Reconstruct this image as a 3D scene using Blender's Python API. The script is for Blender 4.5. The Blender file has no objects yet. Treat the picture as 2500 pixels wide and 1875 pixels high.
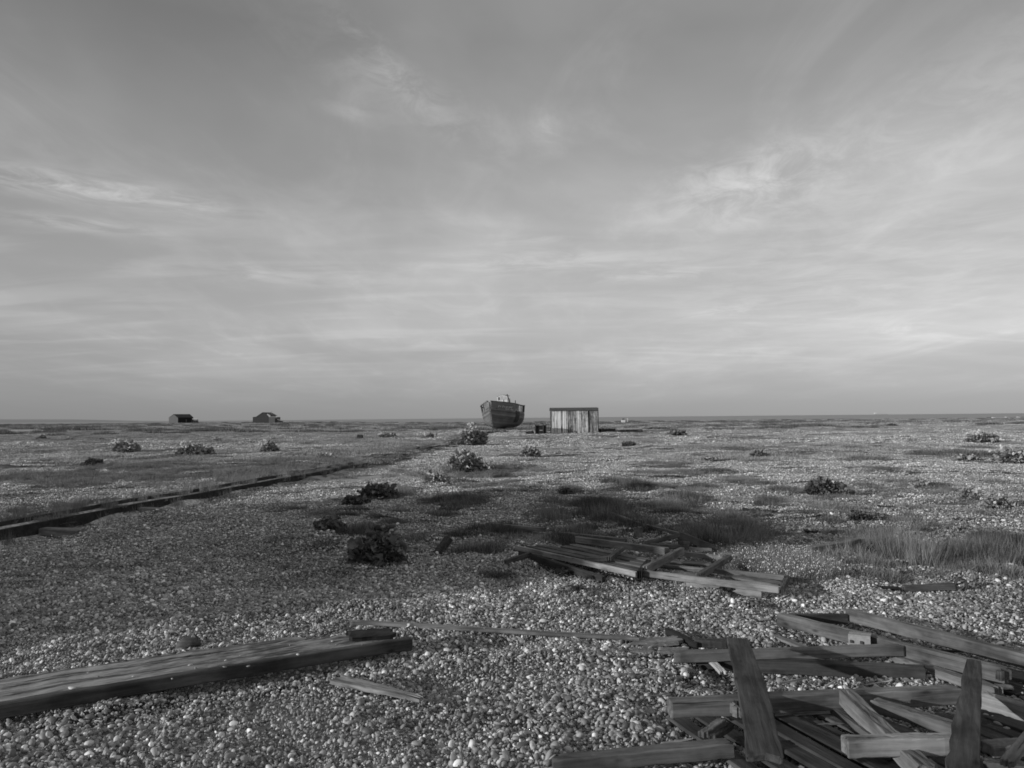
import bpy, math, random
import numpy as np
from mathutils import Vector, Matrix

rng = np.random.default_rng(7)
random.seed(7)
scene = bpy.context.scene
C = scene.collection
R = math.radians

# ------------------------------------------------------------------ camera
F = 1805.0
CAMZ = 1.6
PITCH = math.atan((1020.2 - 937.5) / F)
ROLL = -math.atan(0.0093)
cam_d = bpy.data.cameras.new("camera")
cam = bpy.data.objects.new("camera", cam_d)
C.objects.link(cam)
cam_d.sensor_width = 36.0
cam_d.lens = 36.0 * F / 2500.0
cam_d.clip_end = 60000.0
cam_d.clip_start = 0.05
RM = Matrix.Rotation(R(90) + PITCH, 3, 'X') @ Matrix.Rotation(ROLL, 3, 'Z')
cam.matrix_world = Matrix.Translation((0, 0, CAMZ)) @ RM.to_4x4()
scene.camera = cam

def ray(px, py):
    v = RM @ Vector(((px - 1250.0) / F, -(py - 937.5) / F, -1.0))
    return v / v.y

# ------------------------------------------------------------------ noise (numpy)
def _hash(ix, iy, seed):
    h = (ix.astype(np.int64) * 374761393 + iy.astype(np.int64) * 668265263 + seed * 1274126177) & 0xffffffff
    h = ((h ^ (h >> 13)) * 1274126177) & 0xffffffff
    h = (h ^ (h >> 16)) & 0xffffff
    return h / float(0xffffff)

def vnoise(x, y, seed=0):
    x = np.asarray(x, float); y = np.asarray(y, float)
    ix = np.floor(x); iy = np.floor(y)
    fx = x - ix; fy = y - iy
    fx = fx * fx * (3 - 2 * fx); fy = fy * fy * (3 - 2 * fy)
    a = _hash(ix, iy, seed); b = _hash(ix + 1, iy, seed)
    c = _hash(ix, iy + 1, seed); d = _hash(ix + 1, iy + 1, seed)
    return (a * (1 - fx) + b * fx) * (1 - fy) + (c * (1 - fx) + d * fx) * fy

def fbm(x, y, seed=0, oct=3):
    s = 0; a = 1; t = 0
    for k in range(oct):
        s = s + a * vnoise(x * 2 ** k + 17.3 * k, y * 2 ** k - 9.1 * k, seed + k)
        t += a; a *= 0.5
    return s / t

def sst(a, b, x):
    t = np.clip((x - a) / (b - a), 0, 1)
    return t * t * (3 - 2 * t)

# ------------------------------------------------------------------ terrain
TRK = np.array([(-8.3, -8), (-7.5, 4), (-7.2, 9.0), (-7.12, 10.3), (-7.0, 12.1), (-6.65, 14.15), (-6.0, 18), (-5.4, 21.7),
                (-4.45, 33.0), (-3.7, 44.4), (-2.6, 60), (-1.6, 74), (-0.6, 84)])
def track_x(y):
    return np.interp(y, TRK[:, 1], TRK[:, 0])

def shore(x):
    return 262 + 0.42 * np.maximum(0, -x) + 7 * (vnoise(x / 40.0, x * 0, 5) - .5)

def H(x, y):
    x = np.asarray(x, float); y = np.asarray(y, float)
    z = 0.16 * (fbm(x / 7.0, y / 7.0, 11, 2) - 0.5) * sst(6, 22, np.hypot(x, y))
    z = z + 0.05 * (vnoise(x / 1.7, y / 1.7, 3) - 0.5)
    z = z + 0.26 * sst(30, 76, y) * (1 - sst(110, 200, y))
    z = z + 0.75 * sst(60, 190, y) * sst(10, 90, -x)
    z = z + 0.25 * sst(60, 140, y) * (fbm(x / 30.0, y / 18.0, 21, 2) - 0.5)
    s = x - track_x(y)
    near = (1 - sst(58, 76, y)) * sst(-12, -6, y)
    z = z + near * (0.10 - (0.16 - 0.03 * sst(12, 28, y)) * sst(-0.10, 0.12, s)) * (1 - sst(1.0, 5.0, s)) * (1 - 0.6 * sst(1, 12, -s))
    z = z - 0.06 * np.exp(-((s - .32) / .26) ** 2) * (1 - sst(10.5, 16, y)) * sst(4, 8, y)
    z = z - 7.5 * sst(0, 110, y - shore(x))
    z = z - 7.5 * sst(600, 1400, np.abs(x)) * 0
    return z

def Hs(x, y):
    return float(H(x, y))

def at(px, py, h=0.0):
    """where the line of sight through a photo pixel meets the beach (h metres above it)"""
    v = ray(px, py)
    lo = None
    y = max(1.5, .42 * CAMZ / max(1e-4, -v.z)) if v.z < 0 else 1.5
    while y < 420:
        z = CAMZ + v.z * y
        if z <= Hs(v.x * y, y) + h:
            break
        lo = y
        y *= 1.03
    if lo is None:
        lo = y / 1.03
    hi = y
    for _ in range(30):
        m = 0.5 * (lo + hi)
        if CAMZ + v.z * m <= Hs(v.x * m, m) + h: hi = m
        else: lo = m
    return Vector((v.x * hi, hi, CAMZ + v.z * hi))

def at_y(px, y):
    v = ray(px, 1040)
    x = v.x * y
    return Vector((x, y, Hs(x, y)))

# ------------------------------------------------------------------ materials
def new_mat(name):
    m = bpy.data.materials.new(name); m.use_nodes = True
    nt = m.node_tree
    b = nt.nodes['Principled BSDF']
    b.inputs['Roughness'].default_value = 0.85
    b.inputs['Specular IOR Level'].default_value = 0.25
    return m, nt, b

def N(nt, typ, **kw):
    n = nt.nodes.new(typ)
    for k, v in kw.items():
        if k.startswith('i_'):
            key = k[2:]
            n.inputs[int(key) if key.isdigit() else key].default_value = v
        else:
            setattr(n, k, v)
    return n

def lk(nt, a, b): nt.links.new(a, b)

def ramp(nt, fac, stops, interp='LINEAR'):
    r = nt.nodes.new('ShaderNodeValToRGB')
    cr = r.color_ramp; cr.interpolation = interp
    while len(cr.elements) > 1: cr.elements.remove(cr.elements[-1])
    for i, (p, v) in enumerate(stops):
        e = cr.elements[0] if i == 0 else cr.elements.new(p)
        e.position = p; e.color = (v, v, v, 1)
    lk(nt, fac, r.inputs[0])
    return r.outputs[0]

def math_n(nt, op, a, b=None, c=None, clamp=False):
    n = nt.nodes.new('ShaderNodeMath'); n.operation = op; n.use_clamp = clamp
    for i, v in enumerate((a, b, c)):
        if v is None: continue
        if isinstance(v, (int, float)): n.inputs[i].default_value = v
        else: lk(nt, v, n.inputs[i])
    return n.outputs[0]

def noise(nt, vec, scale, detail=4, rough=0.55, dist=0.0):
    n = N(nt, 'ShaderNodeTexNoise'); n.inputs['Scale'].default_value = scale
    n.inputs['Detail'].default_value = detail; n.inputs['Roughness'].default_value = rough
    n.inputs['Distortion'].default_value = dist
    if vec is not None: lk(nt, vec, n.inputs['Vector'])
    return n.outputs['Fac']

def mapping(nt, vec, scale=(1, 1, 1), rot=(0, 0, 0), loc=(0, 0, 0)):
    m = N(nt, 'ShaderNodeMapping')
    m.inputs['Scale'].default_value = scale; m.inputs['Rotation'].default_value = rot; m.inputs['Location'].default_value = loc
    lk(nt, vec, m.inputs['Vector'])
    return m.outputs[0]

def bump(nt, b, h, strength, dist):
    n = N(nt, 'ShaderNodeBump'); n.inputs['Strength'].default_value = strength; n.inputs['Distance'].default_value = dist
    lk(nt, h, n.inputs['Height']); lk(nt, n.outputs[0], b.inputs['Normal'])

def wood(name, lo, hi, grain=1.0, rough=0.85):
    """weathered timber; grain runs along the local X axis"""
    m, nt, b = new_mat(name)
    tc = N(nt, 'ShaderNodeTexCoord')
    oi = N(nt, 'ShaderNodeObjectInfo')
    off = N(nt, 'ShaderNodeVectorMath', operation='ADD')
    cmb = N(nt, 'ShaderNodeCombineXYZ')
    r10 = math_n(nt, 'MULTIPLY', oi.outputs['Random'], 37.0)
    for i in range(3): lk(nt, r10, cmb.inputs[i])
    lk(nt, tc.outputs['Object'], off.inputs[0]); lk(nt, cmb.outputs[0], off.inputs[1])
    v1 = mapping(nt, off.outputs[0], (2.2, 45 * grain, 45 * grain))
    v2 = mapping(nt, off.outputs[0], (1.2, 9, 9))
    n1 = noise(nt, v1, 1.0, 5, 0.65, 0.4)
    n2 = noise(nt, v2, 1.0, 4, 0.6, 0.3)
    n3 = noise(nt, off.outputs[0], 28.0, 3, 0.6)
    s = math_n(nt, 'ADD', math_n(nt, 'MULTIPLY', n1, 0.45), math_n(nt, 'MULTIPLY', n2, 0.45))
    s = math_n(nt, 'ADD', s, math_n(nt, 'MULTIPLY', n3, 0.10))
    c = ramp(nt, s, [(0.30, lo * 0.45), (0.42, lo), (0.56, hi), (0.72, hi * 1.35)])
    crk = noise(nt, mapping(nt, off.outputs[0], (1.5, 60 * grain, 60 * grain)), 1.0, 2, 0.5, 0.25)
    crk = ramp(nt, crk, [(0.26, 0.25), (0.34, 1.0)])
    vo = N(nt, 'ShaderNodeTexVoronoi'); vo.inputs['Scale'].default_value = 1.0
    lk(nt, mapping(nt, off.outputs[0], (4.0, 11, 11)), vo.inputs['Vector'])
    spot = ramp(nt, vo.outputs['Distance'], [(0.05, 0.35), (0.16, 1.0)])
    st = noise(nt, mapping(nt, off.outputs[0], (3.0, 6, 6), (0, 0, 0), (5, 2, 1)), 1.0, 3, 0.6)
    st = ramp(nt, st, [(0.36, 0.55), (0.50, 1.0), (0.68, 1.25)])
    for q in (crk, spot, st):
        mx = N(nt, 'ShaderNodeMixRGB', blend_type='MULTIPLY'); mx.inputs[0].default_value = 1
        lk(nt, c, mx.inputs[1]); lk(nt, q, mx.inputs[2]); c = mx.outputs[0]
    var = N(nt, 'ShaderNodeMixRGB', blend_type='MULTIPLY'); var.inputs[0].default_value = 1
    vr = math_n(nt, 'MULTIPLY_ADD', oi.outputs['Random'], 0.75, 0.62)
    lk(nt, c, var.inputs[1]); lk(nt, vr, var.inputs[2])
    lk(nt, var.outputs[0], b.inputs['Base Color'])
    b.inputs['Roughness'].default_value = rough
    bump(nt, b, n1, 0.8, 0.006)
    return m

def plain(name, v, var=0.25, scale=20, rough=0.85, island=False, bumpd=0.0):
    m, nt, b = new_mat(name)
    tc = N(nt, 'ShaderNodeTexCoord')
    n = noise(nt, tc.outputs['Object'], scale, 4, 0.6)
    if island:
        g = N(nt, 'ShaderNodeNewGeometry')
        n = math_n(nt, 'ADD', math_n(nt, 'MULTIPLY', n, 0.4), math_n(nt, 'MULTIPLY', g.outputs['Random Per Island'], 0.6))
    c = ramp(nt, n, [(0.2, v * (1 - var)), (0.8, v * (1 + var))])
    lk(nt, c, b.inputs['Base Color'])
    b.inputs['Roughness'].default_value = rough
    if bumpd: bump(nt, b, n, 1.0, bumpd)
    return m

M = {}
M['wood_light'] = wood('wood_light', 0.115, 0.215)
M['wood_mid'] = wood('wood_mid', 0.085, 0.155)
M['wood_dark'] = wood('wood_dark', 0.034, 0.066)
M['wood_deep'] = wood('wood_deep', 0.024, 0.05)
M['wood_sleeper'] = wood('wood_sleeper', 0.05, 0.10)
M['wood_tar'] = wood('wood_tar', 0.016, 0.032)
M['wood_pale'] = wood('wood_pale', 0.2, 0.34)
M['metal'] = plain('galvanised_metal', 0.26, 0.3, 40, 0.5)
M['rust'] = plain('rusted_iron', 0.05, 0.5, 30, 0.9)
M['sheet'] = plain('tar_sheet', 0.028, 0.5, 18, 0.8, bumpd=0.02)
M['white'] = plain('peeling_white_paint', 0.55, 0.35, 9, 0.7)
M['black_wall'] = plain('tarred_boards', 0.045, 0.3, 3, 0.8)
M['grey_wall'] = plain('grey_boards', 0.10, 0.2, 3, 0.8)
M['grey_roof'] = plain('grey_roof', 0.08, 0.25, 4, 0.8)
M['dark'] = plain('dark_opening_and_shade', 0.012, 0.2, 4, 0.9)
M['hill'] = plain('hazy_hill', 0.25, 0.05, 0.001, 1.0)

# pebble: per stone tone
def pebble_mat():
    m, nt, b = new_mat('shingle_stone')
    g = N(nt, 'ShaderNodeNewGeometry'); oi = N(nt, 'ShaderNodeObjectInfo')
    r = math_n(nt, 'FRACT', math_n(nt, 'ADD', math_n(nt, 'MULTIPLY', g.outputs['Random Per Island'], 7.31), math_n(nt, 'MULTIPLY', oi.outputs['Random'], 3.17)))
    tone = ramp(nt, r, [(0.0, 0.075), (0.25, 0.16), (0.5, 0.235), (0.76, 0.34), (0.91, 0.52), (1.0, 0.85)])
    tc = N(nt, 'ShaderNodeTexCoord')
    n = noise(nt, tc.outputs['Object'], 60.0, 3, 0.6)
    mul = N(nt, 'ShaderNodeMixRGB', blend_type='MULTIPLY'); mul.inputs[0].default_value = 1
    lk(nt, tone, mul.inputs[1]); lk(nt, ramp(nt, n, [(0.25, 0.7), (0.75, 1.25)]), mul.inputs[2])
    w = noise(nt, g.outputs['Position'], 0.55, 3, 0.6)
    mul2 = N(nt, 'ShaderNodeMixRGB', blend_type='MULTIPLY'); mul2.inputs[0].default_value = 1
    lk(nt, mul.outputs[0], mul2.inputs[1]); lk(nt, ramp(nt, w, [(0.3, 0.72), (0.7, 1.3)]), mul2.inputs[2])
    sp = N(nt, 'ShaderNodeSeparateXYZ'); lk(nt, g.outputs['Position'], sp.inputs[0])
    far_tone = N(nt, 'ShaderNodeMapRange'); lk(nt, sp.outputs['Y'], far_tone.inputs['Value'])
    far_tone.inputs['From Min'].default_value = 11; far_tone.inputs['From Max'].default_value = 19; far_tone.inputs['To Min'].default_value = 1.0; far_tone.inputs['To Max'].default_value = 1.38  # stones grow paler away from the camera
    mul3 = N(nt, 'ShaderNodeVectorMath', operation='SCALE'); lk(nt, mul2.outputs[0], mul3.inputs[0]); lk(nt, far_tone.outputs[0], mul3.inputs['Scale'])
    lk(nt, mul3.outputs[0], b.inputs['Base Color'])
    b.inputs['Roughness'].default_value = 0.55
    b.inputs['Specular IOR Level'].default_value = 0.45
    return m
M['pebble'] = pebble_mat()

def leafy(name, lo, hi, rough=0.7, posn=True):
    m, nt, b = new_mat(name)
    g = N(nt, 'ShaderNodeNewGeometry'); oi = N(nt, 'ShaderNodeObjectInfo')
    r = math_n(nt, 'FRACT', math_n(nt, 'ADD', g.outputs['Random Per Island'], oi.outputs['Random']))
    c = ramp(nt, r, [(0.0, lo), (1.0, hi)])
    if posn:
        w = noise(nt, g.outputs['Position'], 0.8, 2, 0.5)
        mul = N(nt, 'ShaderNodeMixRGB', blend_type='MULTIPLY'); mul.inputs[0].default_value = 1
        lk(nt, c, mul.inputs[1]); lk(nt, ramp(nt, w, [(0.3, 0.7), (0.7, 1.35)]), mul.inputs[2])
        c = mul.outputs[0]
    lk(nt, c, b.inputs['Base Color'])
    b.inputs['Roughness'].default_value = rough
    b.inputs['Specular IOR Level'].default_value = 0.2
    return m
M['kale'] = leafy('kale_leaf', 0.2, 0.4, 0.6, False)
M['kale_dark'] = leafy('kale_leaf_dark', 0.07, 0.18, 0.65, False)
M['seed'] = leafy('pale_seed_head', 0.42, 0.75, 0.8, False)
M['grass'] = leafy('grass_blade', 0.13, 0.28)
M['grass_dark'] = leafy('grass_blade_dark', 0.042, 0.09)
M['scrub'] = leafy('distant_scrub', 0.2, 0.40)
M['scrub_dark'] = leafy('distant_scrub_dark', 0.07, 0.16)
M['grass_pale'] = leafy('grass_blade_dry', 0.11, 0.21)

# ground
def ground_mat():
    m, nt, b = new_mat('shingle_ground')
    g = N(nt, 'ShaderNodeNewGeometry')
    a = N(nt, 'ShaderNodeAttribute', attribute_name='veg')
    P = g.outputs['Position']
    vor = N(nt, 'ShaderNodeTexVoronoi'); vor.inputs['Scale'].default_value = 26.0; lk(nt, P, vor.inputs['Vector'])
    cell = N(nt, 'ShaderNodeRGBToBW'); lk(nt, vor.outputs['Color'], cell.inputs[0])
    sh = ramp(nt, cell.outputs[0], [(0.1, 0.18), (0.5, 0.32), (0.8, 0.48), (1.0, 0.75)])
    big = noise(nt, P, 0.25, 4, 0.6)
    vor2 = N(nt, 'ShaderNodeTexVoronoi'); vor2.inputs['Scale'].default_value = 2.6; lk(nt, P, vor2.inputs['Vector'])
    c2 = N(nt, 'ShaderNodeRGBToBW'); lk(nt, vor2.outputs['Color'], c2.inputs[0])
    mm = N(nt, 'ShaderNodeMixRGB', blend_type='MULTIPLY'); mm.inputs[0].default_value = 1
    lk(nt, sh, mm.inputs[1]); lk(nt, ramp(nt, big, [(0.3, 0.75), (0.7, 1.3)]), mm.inputs[2])
    mm2 = N(nt, 'ShaderNodeMixRGB', blend_type='MULTIPLY'); mm2.inputs[0].default_value = 1
    lk(nt, mm.outputs[0], mm2.inputs[1]); lk(nt, ramp(nt, c2.outputs[0], [(0.2, 0.75), (0.8, 1.3)]), mm2.inputs[2])
    gn = noise(nt, mapping(nt, P, (1, 1, 1)), 3.0, 5, 0.7)
    gr = ramp(nt, gn, [(0.3, 0.24), (0.7, 0.44)])
    mix = N(nt, 'ShaderNodeMixRGB')
    edge = math_n(nt, 'ADD', a.outputs['Fac'], math_n(nt, 'MULTIPLY', math_n(nt, 'SUBTRACT', gn, 0.5), 0.9))
    fac = ramp(nt, edge, [(0.35, 0.0), (0.6, 1.0)])
    lk(nt, fac, mix.inputs[0]); lk(nt, mm2.outputs[0], mix.inputs[1]); lk(nt, gr, mix.inputs[2])
    lk(nt, mix.outputs[0], b.inputs['Base Color'])
    h = math_n(nt, 'SUBTRACT', 1.0, vor.outputs['Distance'])
    bump(nt, b, h, 0.6, 0.03)
    return m
M['ground'] = ground_mat()

# ------------------------------------------------------------------ mesh helpers
def mk(name, v, f, mat, parent=None, smooth=False, loc=None):
    me = bpy.data.meshes.new(name)
    me.from_pydata([tuple(p) for p in v], [], [tuple(int(i) for i in q) for q in f])
    if smooth:
        me.polygons.foreach_set('use_smooth', np.ones(len(me.polygons), bool))
    me.materials.append(mat)
    me.update()
    o = bpy.data.objects.new(name, me)
    C.objects.link(o)
    if parent is not None: o.parent = parent
    if loc is not None: o.location = loc
    return o

def fast_mesh(name, v, quads, mat, smooth=False, tris=None):
    """v (n,3) array, quads (m,4) array, tris (k,3) array"""
    me = bpy.data.meshes.new(name)
    nq = 0 if quads is None else len(quads); ntr = 0 if tris is None else len(tris)
    me.vertices.add(len(v)); me.vertices.foreach_set('co', np.asarray(v, np.float32).ravel())
    loops = []
    starts = []
    if nq: loops.append(np.asarray(quads).ravel()); starts.append(np.arange(nq) * 4)
    if ntr: loops.append(np.asarray(tris).ravel()); starts.append(nq * 4 + np.arange(ntr) * 3)
    loops = np.concatenate(loops).astype(np.int32); starts = np.concatenate(starts).astype(np.int32)
    me.loops.add(len(loops)); me.loops.foreach_set('vertex_index', loops)
    me.polygons.add(nq + ntr); me.polygons.foreach_set('loop_start', starts)
    if smooth: me.polygons.foreach_set('use_smooth', np.ones(nq + ntr, bool))
    me.materials.append(mat)
    me.update(calc_edges=True); me.validate()
    return me

def tag(o, label=None, cat=None, group=None, kind=None):
    if label: o['label'] = label
    if cat: o['category'] = cat
    if group: o['group'] = group
    if kind: o['kind'] = kind
    return o

def empty(name, loc, label=None, cat=None, group=None, rz=0.0):
    o = bpy.data.objects.new(name, None); C.objects.link(o)
    o.location = loc; o.rotation_euler = (0, 0, rz); o.empty_display_size = 0.2
    return tag(o, label, cat, group)

def boxm(c, s, rot=None):
    x, y, z = s[0] / 2, s[1] / 2, s[2] / 2
    v = [Vector(p) for p in ((-x, -y, -z), (x, -y, -z), (x, y, -z), (-x, y, -z), (-x, -y, z), (x, -y, z), (x, y, z), (-x, y, z))]
    if rot is not None: v = [rot @ p for p in v]
    v = [p + Vector(c) for p in v]
    f = [(0, 3, 2, 1), (4, 5, 6, 7), (0, 1, 5, 4), (1, 2, 6, 5), (2, 3, 7, 6), (3, 0, 4, 7)]
    return v, f

class MB:
    def __init__(s): s.v = []; s.f = []
    def add(s, v, f):
        o = len(s.v); s.v += list(v); s.f += [tuple(i + o for i in q) for q in f]
        return s
    def box(s, c, sz, rot=None): return s.add(*boxm(c, sz, rot))
    def bar(s, a, b, w, t, up=Vector((0, 0, 1))):
        a = Vector(a); b = Vector(b); x = (b - a); L = x.length; x.normalize()
        if abs(x.dot(up)) > 0.98: up = Vector((0, 1, 0))
        y = up.cross(x).normalized(); z = x.cross(y)
        rot = Matrix((x, y, z)).transposed()
        return s.box((a + b) / 2, (L, w, t), rot)
    def build(s, name, mat, parent=None, smooth=False, loc=None):
        return mk(name, s.v, s.f, mat, parent, smooth, loc)

def plate(L, w, t, seed, nx=14, ny=6, rag0=0.03, rag1=0.03, ragb=0.0, ragf=0.0, taper=1.0, bow=0.0, sweep=0.0, twist=0.0):
    """a sawn board from x=0 to L, width along y, thickness along z, with split ends, wane and warp"""
    r = random.Random(seed)
    e0 = [r.uniform(0, rag0) for _ in range(ny + 1)]; e1 = [r.uniform(0, rag1) for _ in range(ny + 1)]
    eb = [r.uniform(0, ragb) for _ in range(nx + 1)]; ef = [r.uniform(0, ragf) for _ in range(nx + 1)]
    top = []; bot = []
    wk = [[0.0] * (nx + 1) for _ in range(4)]
    for q in range(4):
        for i in range(1, nx + 1): wk[q][i] = wk[q][i - 1] * .8 + r.gauss(0, 1) * .022 * min(w, .12)
    for i in range(nx + 1):
        u = i / nx
        ww = w * (1 + (taper - 1) * u)
        for j in range(ny + 1):
            q = j / ny - 0.5
            x = e0[j] + (L - e0[j] - e1[j]) * u
            y = ww * q - (eb[i] if j == ny else 0) + (ef[i] if j == 0 else 0) + sweep * (4 * u * (1 - u)) + (wk[0][i] if j == 0 else wk[1][i] if j == ny else 0)
            z = bow * 4 * u * (1 - u) + twist * q * u
            jz = r.uniform(-1, 1) * 0.05 * t + (wk[2][i] * .5)
            top.append((x, y, z + t / 2 + jz)); bot.append((x, y, z - t / 2 + jz))
    v = top + bot; o = len(top); n1 = ny + 1
    f = []
    for i in range(nx):
        for j in range(ny):
            a = i * n1 + j; b = a + n1
            f.append((a, b, b + 1, a + 1)); f.append((o + a, o + a + 1, o + b + 1, o + b))
    for i in range(nx):
        a = i * n1; b = a + n1
        f.append((o + a, o + b, b, a)); a += ny; b += ny
        f.append((a, b, o + b, o + a))
    for j in range(ny):
        a = j; f.append((a, a + 1, o + a + 1, o + a))
        a = nx * n1 + j; f.append((o + a, o + a + 1, a + 1, a))
    return v, f

def frame_mat(p0, p1, roll=0.0):
    x = (p1 - p0).normalized()
    y = Vector((0, 0, 1)).cross(x).normalized(); z = x.cross(y)
    m = Matrix((x, y, z)).transposed().to_4x4()
    return Matrix.Translation(p0) @ m @ Matrix.Rotation(roll, 4, 'X')

SEED = [100]
def board(name, a, b, w, t, mat, label=None, cat=None, group=None, parent=None, roll=0.0, bevel=True, **kw):
    """a, b = (px, py, height of the board's middle above the beach)"""
    p0 = a if isinstance(a, Vector) else at(*a)
    p1 = b if isinstance(b, Vector) else at(*b)
    SEED[0] += 1
    v, f = plate((p1 - p0).length, w, t, SEED[0], **kw)
    o = mk(name, v, f, M[mat])
    mw = frame_mat(p0, p1, roll)
    if parent is not None:
        o.parent = parent
        o.matrix_local = Matrix.Translation(-parent.location) @ mw
    else:
        o.matrix_local = mw
    if bevel:
        bv = o.modifiers.new('bevel', 'BEVEL'); bv.width = min(0.005, t * 0.2); bv.segments = 1; bv.limit_method = 'ANGLE'
    return tag(o, label, cat, group)

# ------------------------------------------------------------------ vegetation cover map
# hand-placed grass mats: (photo px x0, x1, y0 top, y1 bottom, kind, height)
MATS = [
    (1290, 1420, 1215, 1245, 'g', .12), (1480, 1760, 1150, 1175, 'g', .12), (1740, 1900, 1165, 1195, 'g', .12),
    (1900, 2110, 1225, 1262, 'g', .12), (1300, 1480, 1310, 1350, 'd', .16), (1540, 1720, 1222, 1262, 'g', .14),
    (2060, 2330, 1290, 1330, 'g', .16), (2330, 2500, 1385, 1420, 'g', .12), (1640, 1800, 1330, 1352, 'd', .2),
    (950, 1120, 1300, 1330, 'g', .08), (700, 860, 1320, 1350, 'd', .08), (1190, 1330, 1182, 1200, 'g', .10),
    (2080, 2240, 1140, 1162, 'g', .14), (1500, 1720, 1128, 1145, 'g', .12), (1130, 1260, 1155, 1166, 'g', .14),
    (899, 1019, 1250, 1274, 'd', .10), (1012, 1222, 1212, 1247, 'd', .14), (1019, 1136, 1250, 1272, 'd', .10),
    (1125, 1295, 1282, 1326, 'd', .12), (1087, 1255, 1338, 1360, 'd', .12), (815, 926, 1288, 1321, 'd', .14),
    (1096, 1164, 1176, 1186, 'd', .12), (1452, 1604, 1172, 1212, 'd', .18), (1610, 1743, 1202, 1240, 'd', .14),
    (1354, 1420, 1190, 1210, 'd', .14), (1395, 1563, 1222, 1290, 'd', .22), (1623, 1690, 1248, 1259, 'd', .08),
    (1806, 1949, 1215, 1246, 'd', .12), (1949, 2015, 1256, 1272, 'd', .1), (1500, 1640, 1275, 1318, 'd', .16),
    (1590, 1965, 1296, 1335, 'g', .20), (1580, 1700, 1250, 1275, 'd', .12), (1700, 1900, 1255, 1300, 'g', .12),
    (2105, 2300, 1322, 1408, 'p', .27), (2240, 2480, 1335, 1398, 'g', .20), (2050, 2180, 1345, 1410, 'g', .2), (2380, 2520, 1310, 1390, 'g', .22), (2311, 2379, 1305, 1317, 'd', .07),
    (2080, 2200, 1400, 1425, 'd', .10), (1950, 2120, 1350, 1400, 'g', .14), (2430, 2500, 1300, 1370, 'd', .2),
    (2085, 2150, 1180, 1200, 'd', .10), (2170, 2205, 1200, 1212, 'd', .08), (2200, 2290, 1175, 1205, 'g', .2),
    (2250, 2330, 1200, 1215, 'g', .1), (2190, 2400, 1220, 1232, 'g', .1), (1350, 1480, 1300, 1345, 'd', .12),
    (1280, 1400, 1250, 1290, 'g', .24), (940, 1010, 1190, 1225, 'g', .16), (820, 880, 1255, 1264, 'd', .06),
    (680, 740, 1240, 1250, 'd', .06), (1290, 1430, 1120, 1132, 'g', .1), (1200, 1290, 1120, 1138, 'g', .12),
    (1560, 1990, 1085, 1100, 'g', .18), (1400, 1640, 1068, 1086, 'g', .2), (1700, 1990, 1105, 1130, 'g', .22),
    (1990, 2140, 1110, 1122, 'g', .2), (2250, 2440, 1105, 1122, 'd', .2), (2010, 2100, 1085, 1105, 'g', .25),
    (1120, 1420, 1066, 1078, 'g', .2), (120, 300, 1085, 1106, 'g', .2), (0, 250, 1090, 1104, 'g', .18),
    (200, 520, 1128, 1150, 'g', .12), (280, 700, 1130, 1175, 'g', .10), (330, 520, 1112, 1126, 'd', .12),
    (520, 900, 1120, 1145, 'g', .18), (700, 1000, 1096, 1120, 'g', .24), (850, 1110, 1076, 1096, 'g', .2),
    (0, 400, 1060, 1080, 'g', .15), (400, 900, 1066, 1090, 'g', .15), (160, 260, 1272, 1295, 'd', .10),
    (1440, 1500, 1345, 1372, 'd', .08), (0, 230, 1255, 1272, 'g', .05), (180, 420, 1238, 1256, 'g', .08),
    (1900, 2040, 1200, 1216, 'g', .1), (1480, 1600, 1395, 1415, 'd', .05), (1150, 1260, 1398, 1410, 'd', .04),
]
_r = random.Random(5)
for (n_, x0, x1, y0, y1, w0, w1, kinds) in [(85, 1080, 2080, 1150, 1345, 50, 150, 'dgggg'), (48, 2050, 2500, 1165, 1400, 60, 170, 'dggg'),
        (95, 1250, 2500, 1048, 1128, 60, 280, 'ggggd'), (60, 0, 1000, 1055, 1200, 80, 300, 'g'), (10, 640, 1000, 1240, 1330, 50, 130, 'dg')]:
    for _k in range(n_):
        w_ = _r.uniform(w0, w1); x_ = _r.uniform(x0, x1); y_ = _r.uniform(y0, y1); h_ = w_ * _r.uniform(.10, .18) * (.45 + .55 * min(1, (y_ - 1030) / 200))
        if y_ > 1215 + (1150 - x_) * -.1 - 200 and x_ < 1050 and y_ < 1240 and y_ > 1235 - x_ * .13 + 20: continue
        MATS.append((x_ - w_ / 2, x_ + w_ / 2, y_ - h_ / 2, y_ + h_ / 2, _r.choice(kinds), _r.uniform(.05, .13)))
QF = (1760, 2030, 1352, 1425)   # pale seed-headed plants right of the far timber heap

def mat_poly(m):
    a = at((m[0] + m[1]) / 2, m[2]); b = at((m[0] + m[1]) / 2, m[3])
    l = at(m[0], (m[2] + m[3]) / 2); r = at(m[1], (m[2] + m[3]) / 2)
    c = (l + r) / 2
    return c.x, (a.y + b.y) / 2, (r.x - l.x) / 2, max(abs(a.y - b.y) / 2, .05), l.y - r.y
MP = [(mat_poly(m), m[4], m[5] * (1.45 if m[4] == 'd' else 1.15)) for m in MATS]

def veg(x, y):
    """0..1 natural cover of low plants, growing denser with distance"""
    x = np.asarray(x, float); y = np.asarray(y, float)
    n = 0.55 * fbm(x / 9.0, y / 3.4, 31, 3) + 0.45 * fbm(x / 30.0, y / 16.0, 41, 3)
    far = sst(22, 62, y); left = sst(0, 9, track_x(y) - x)
    t = 0.60 - 0.12 * far - 0.10 * left - 0.03 * sst(90, 160, y)
    v = sst(t - 0.035, t + 0.05, n)
    v = v * sst(10, 18, y + 9 * left)
    return v

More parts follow.
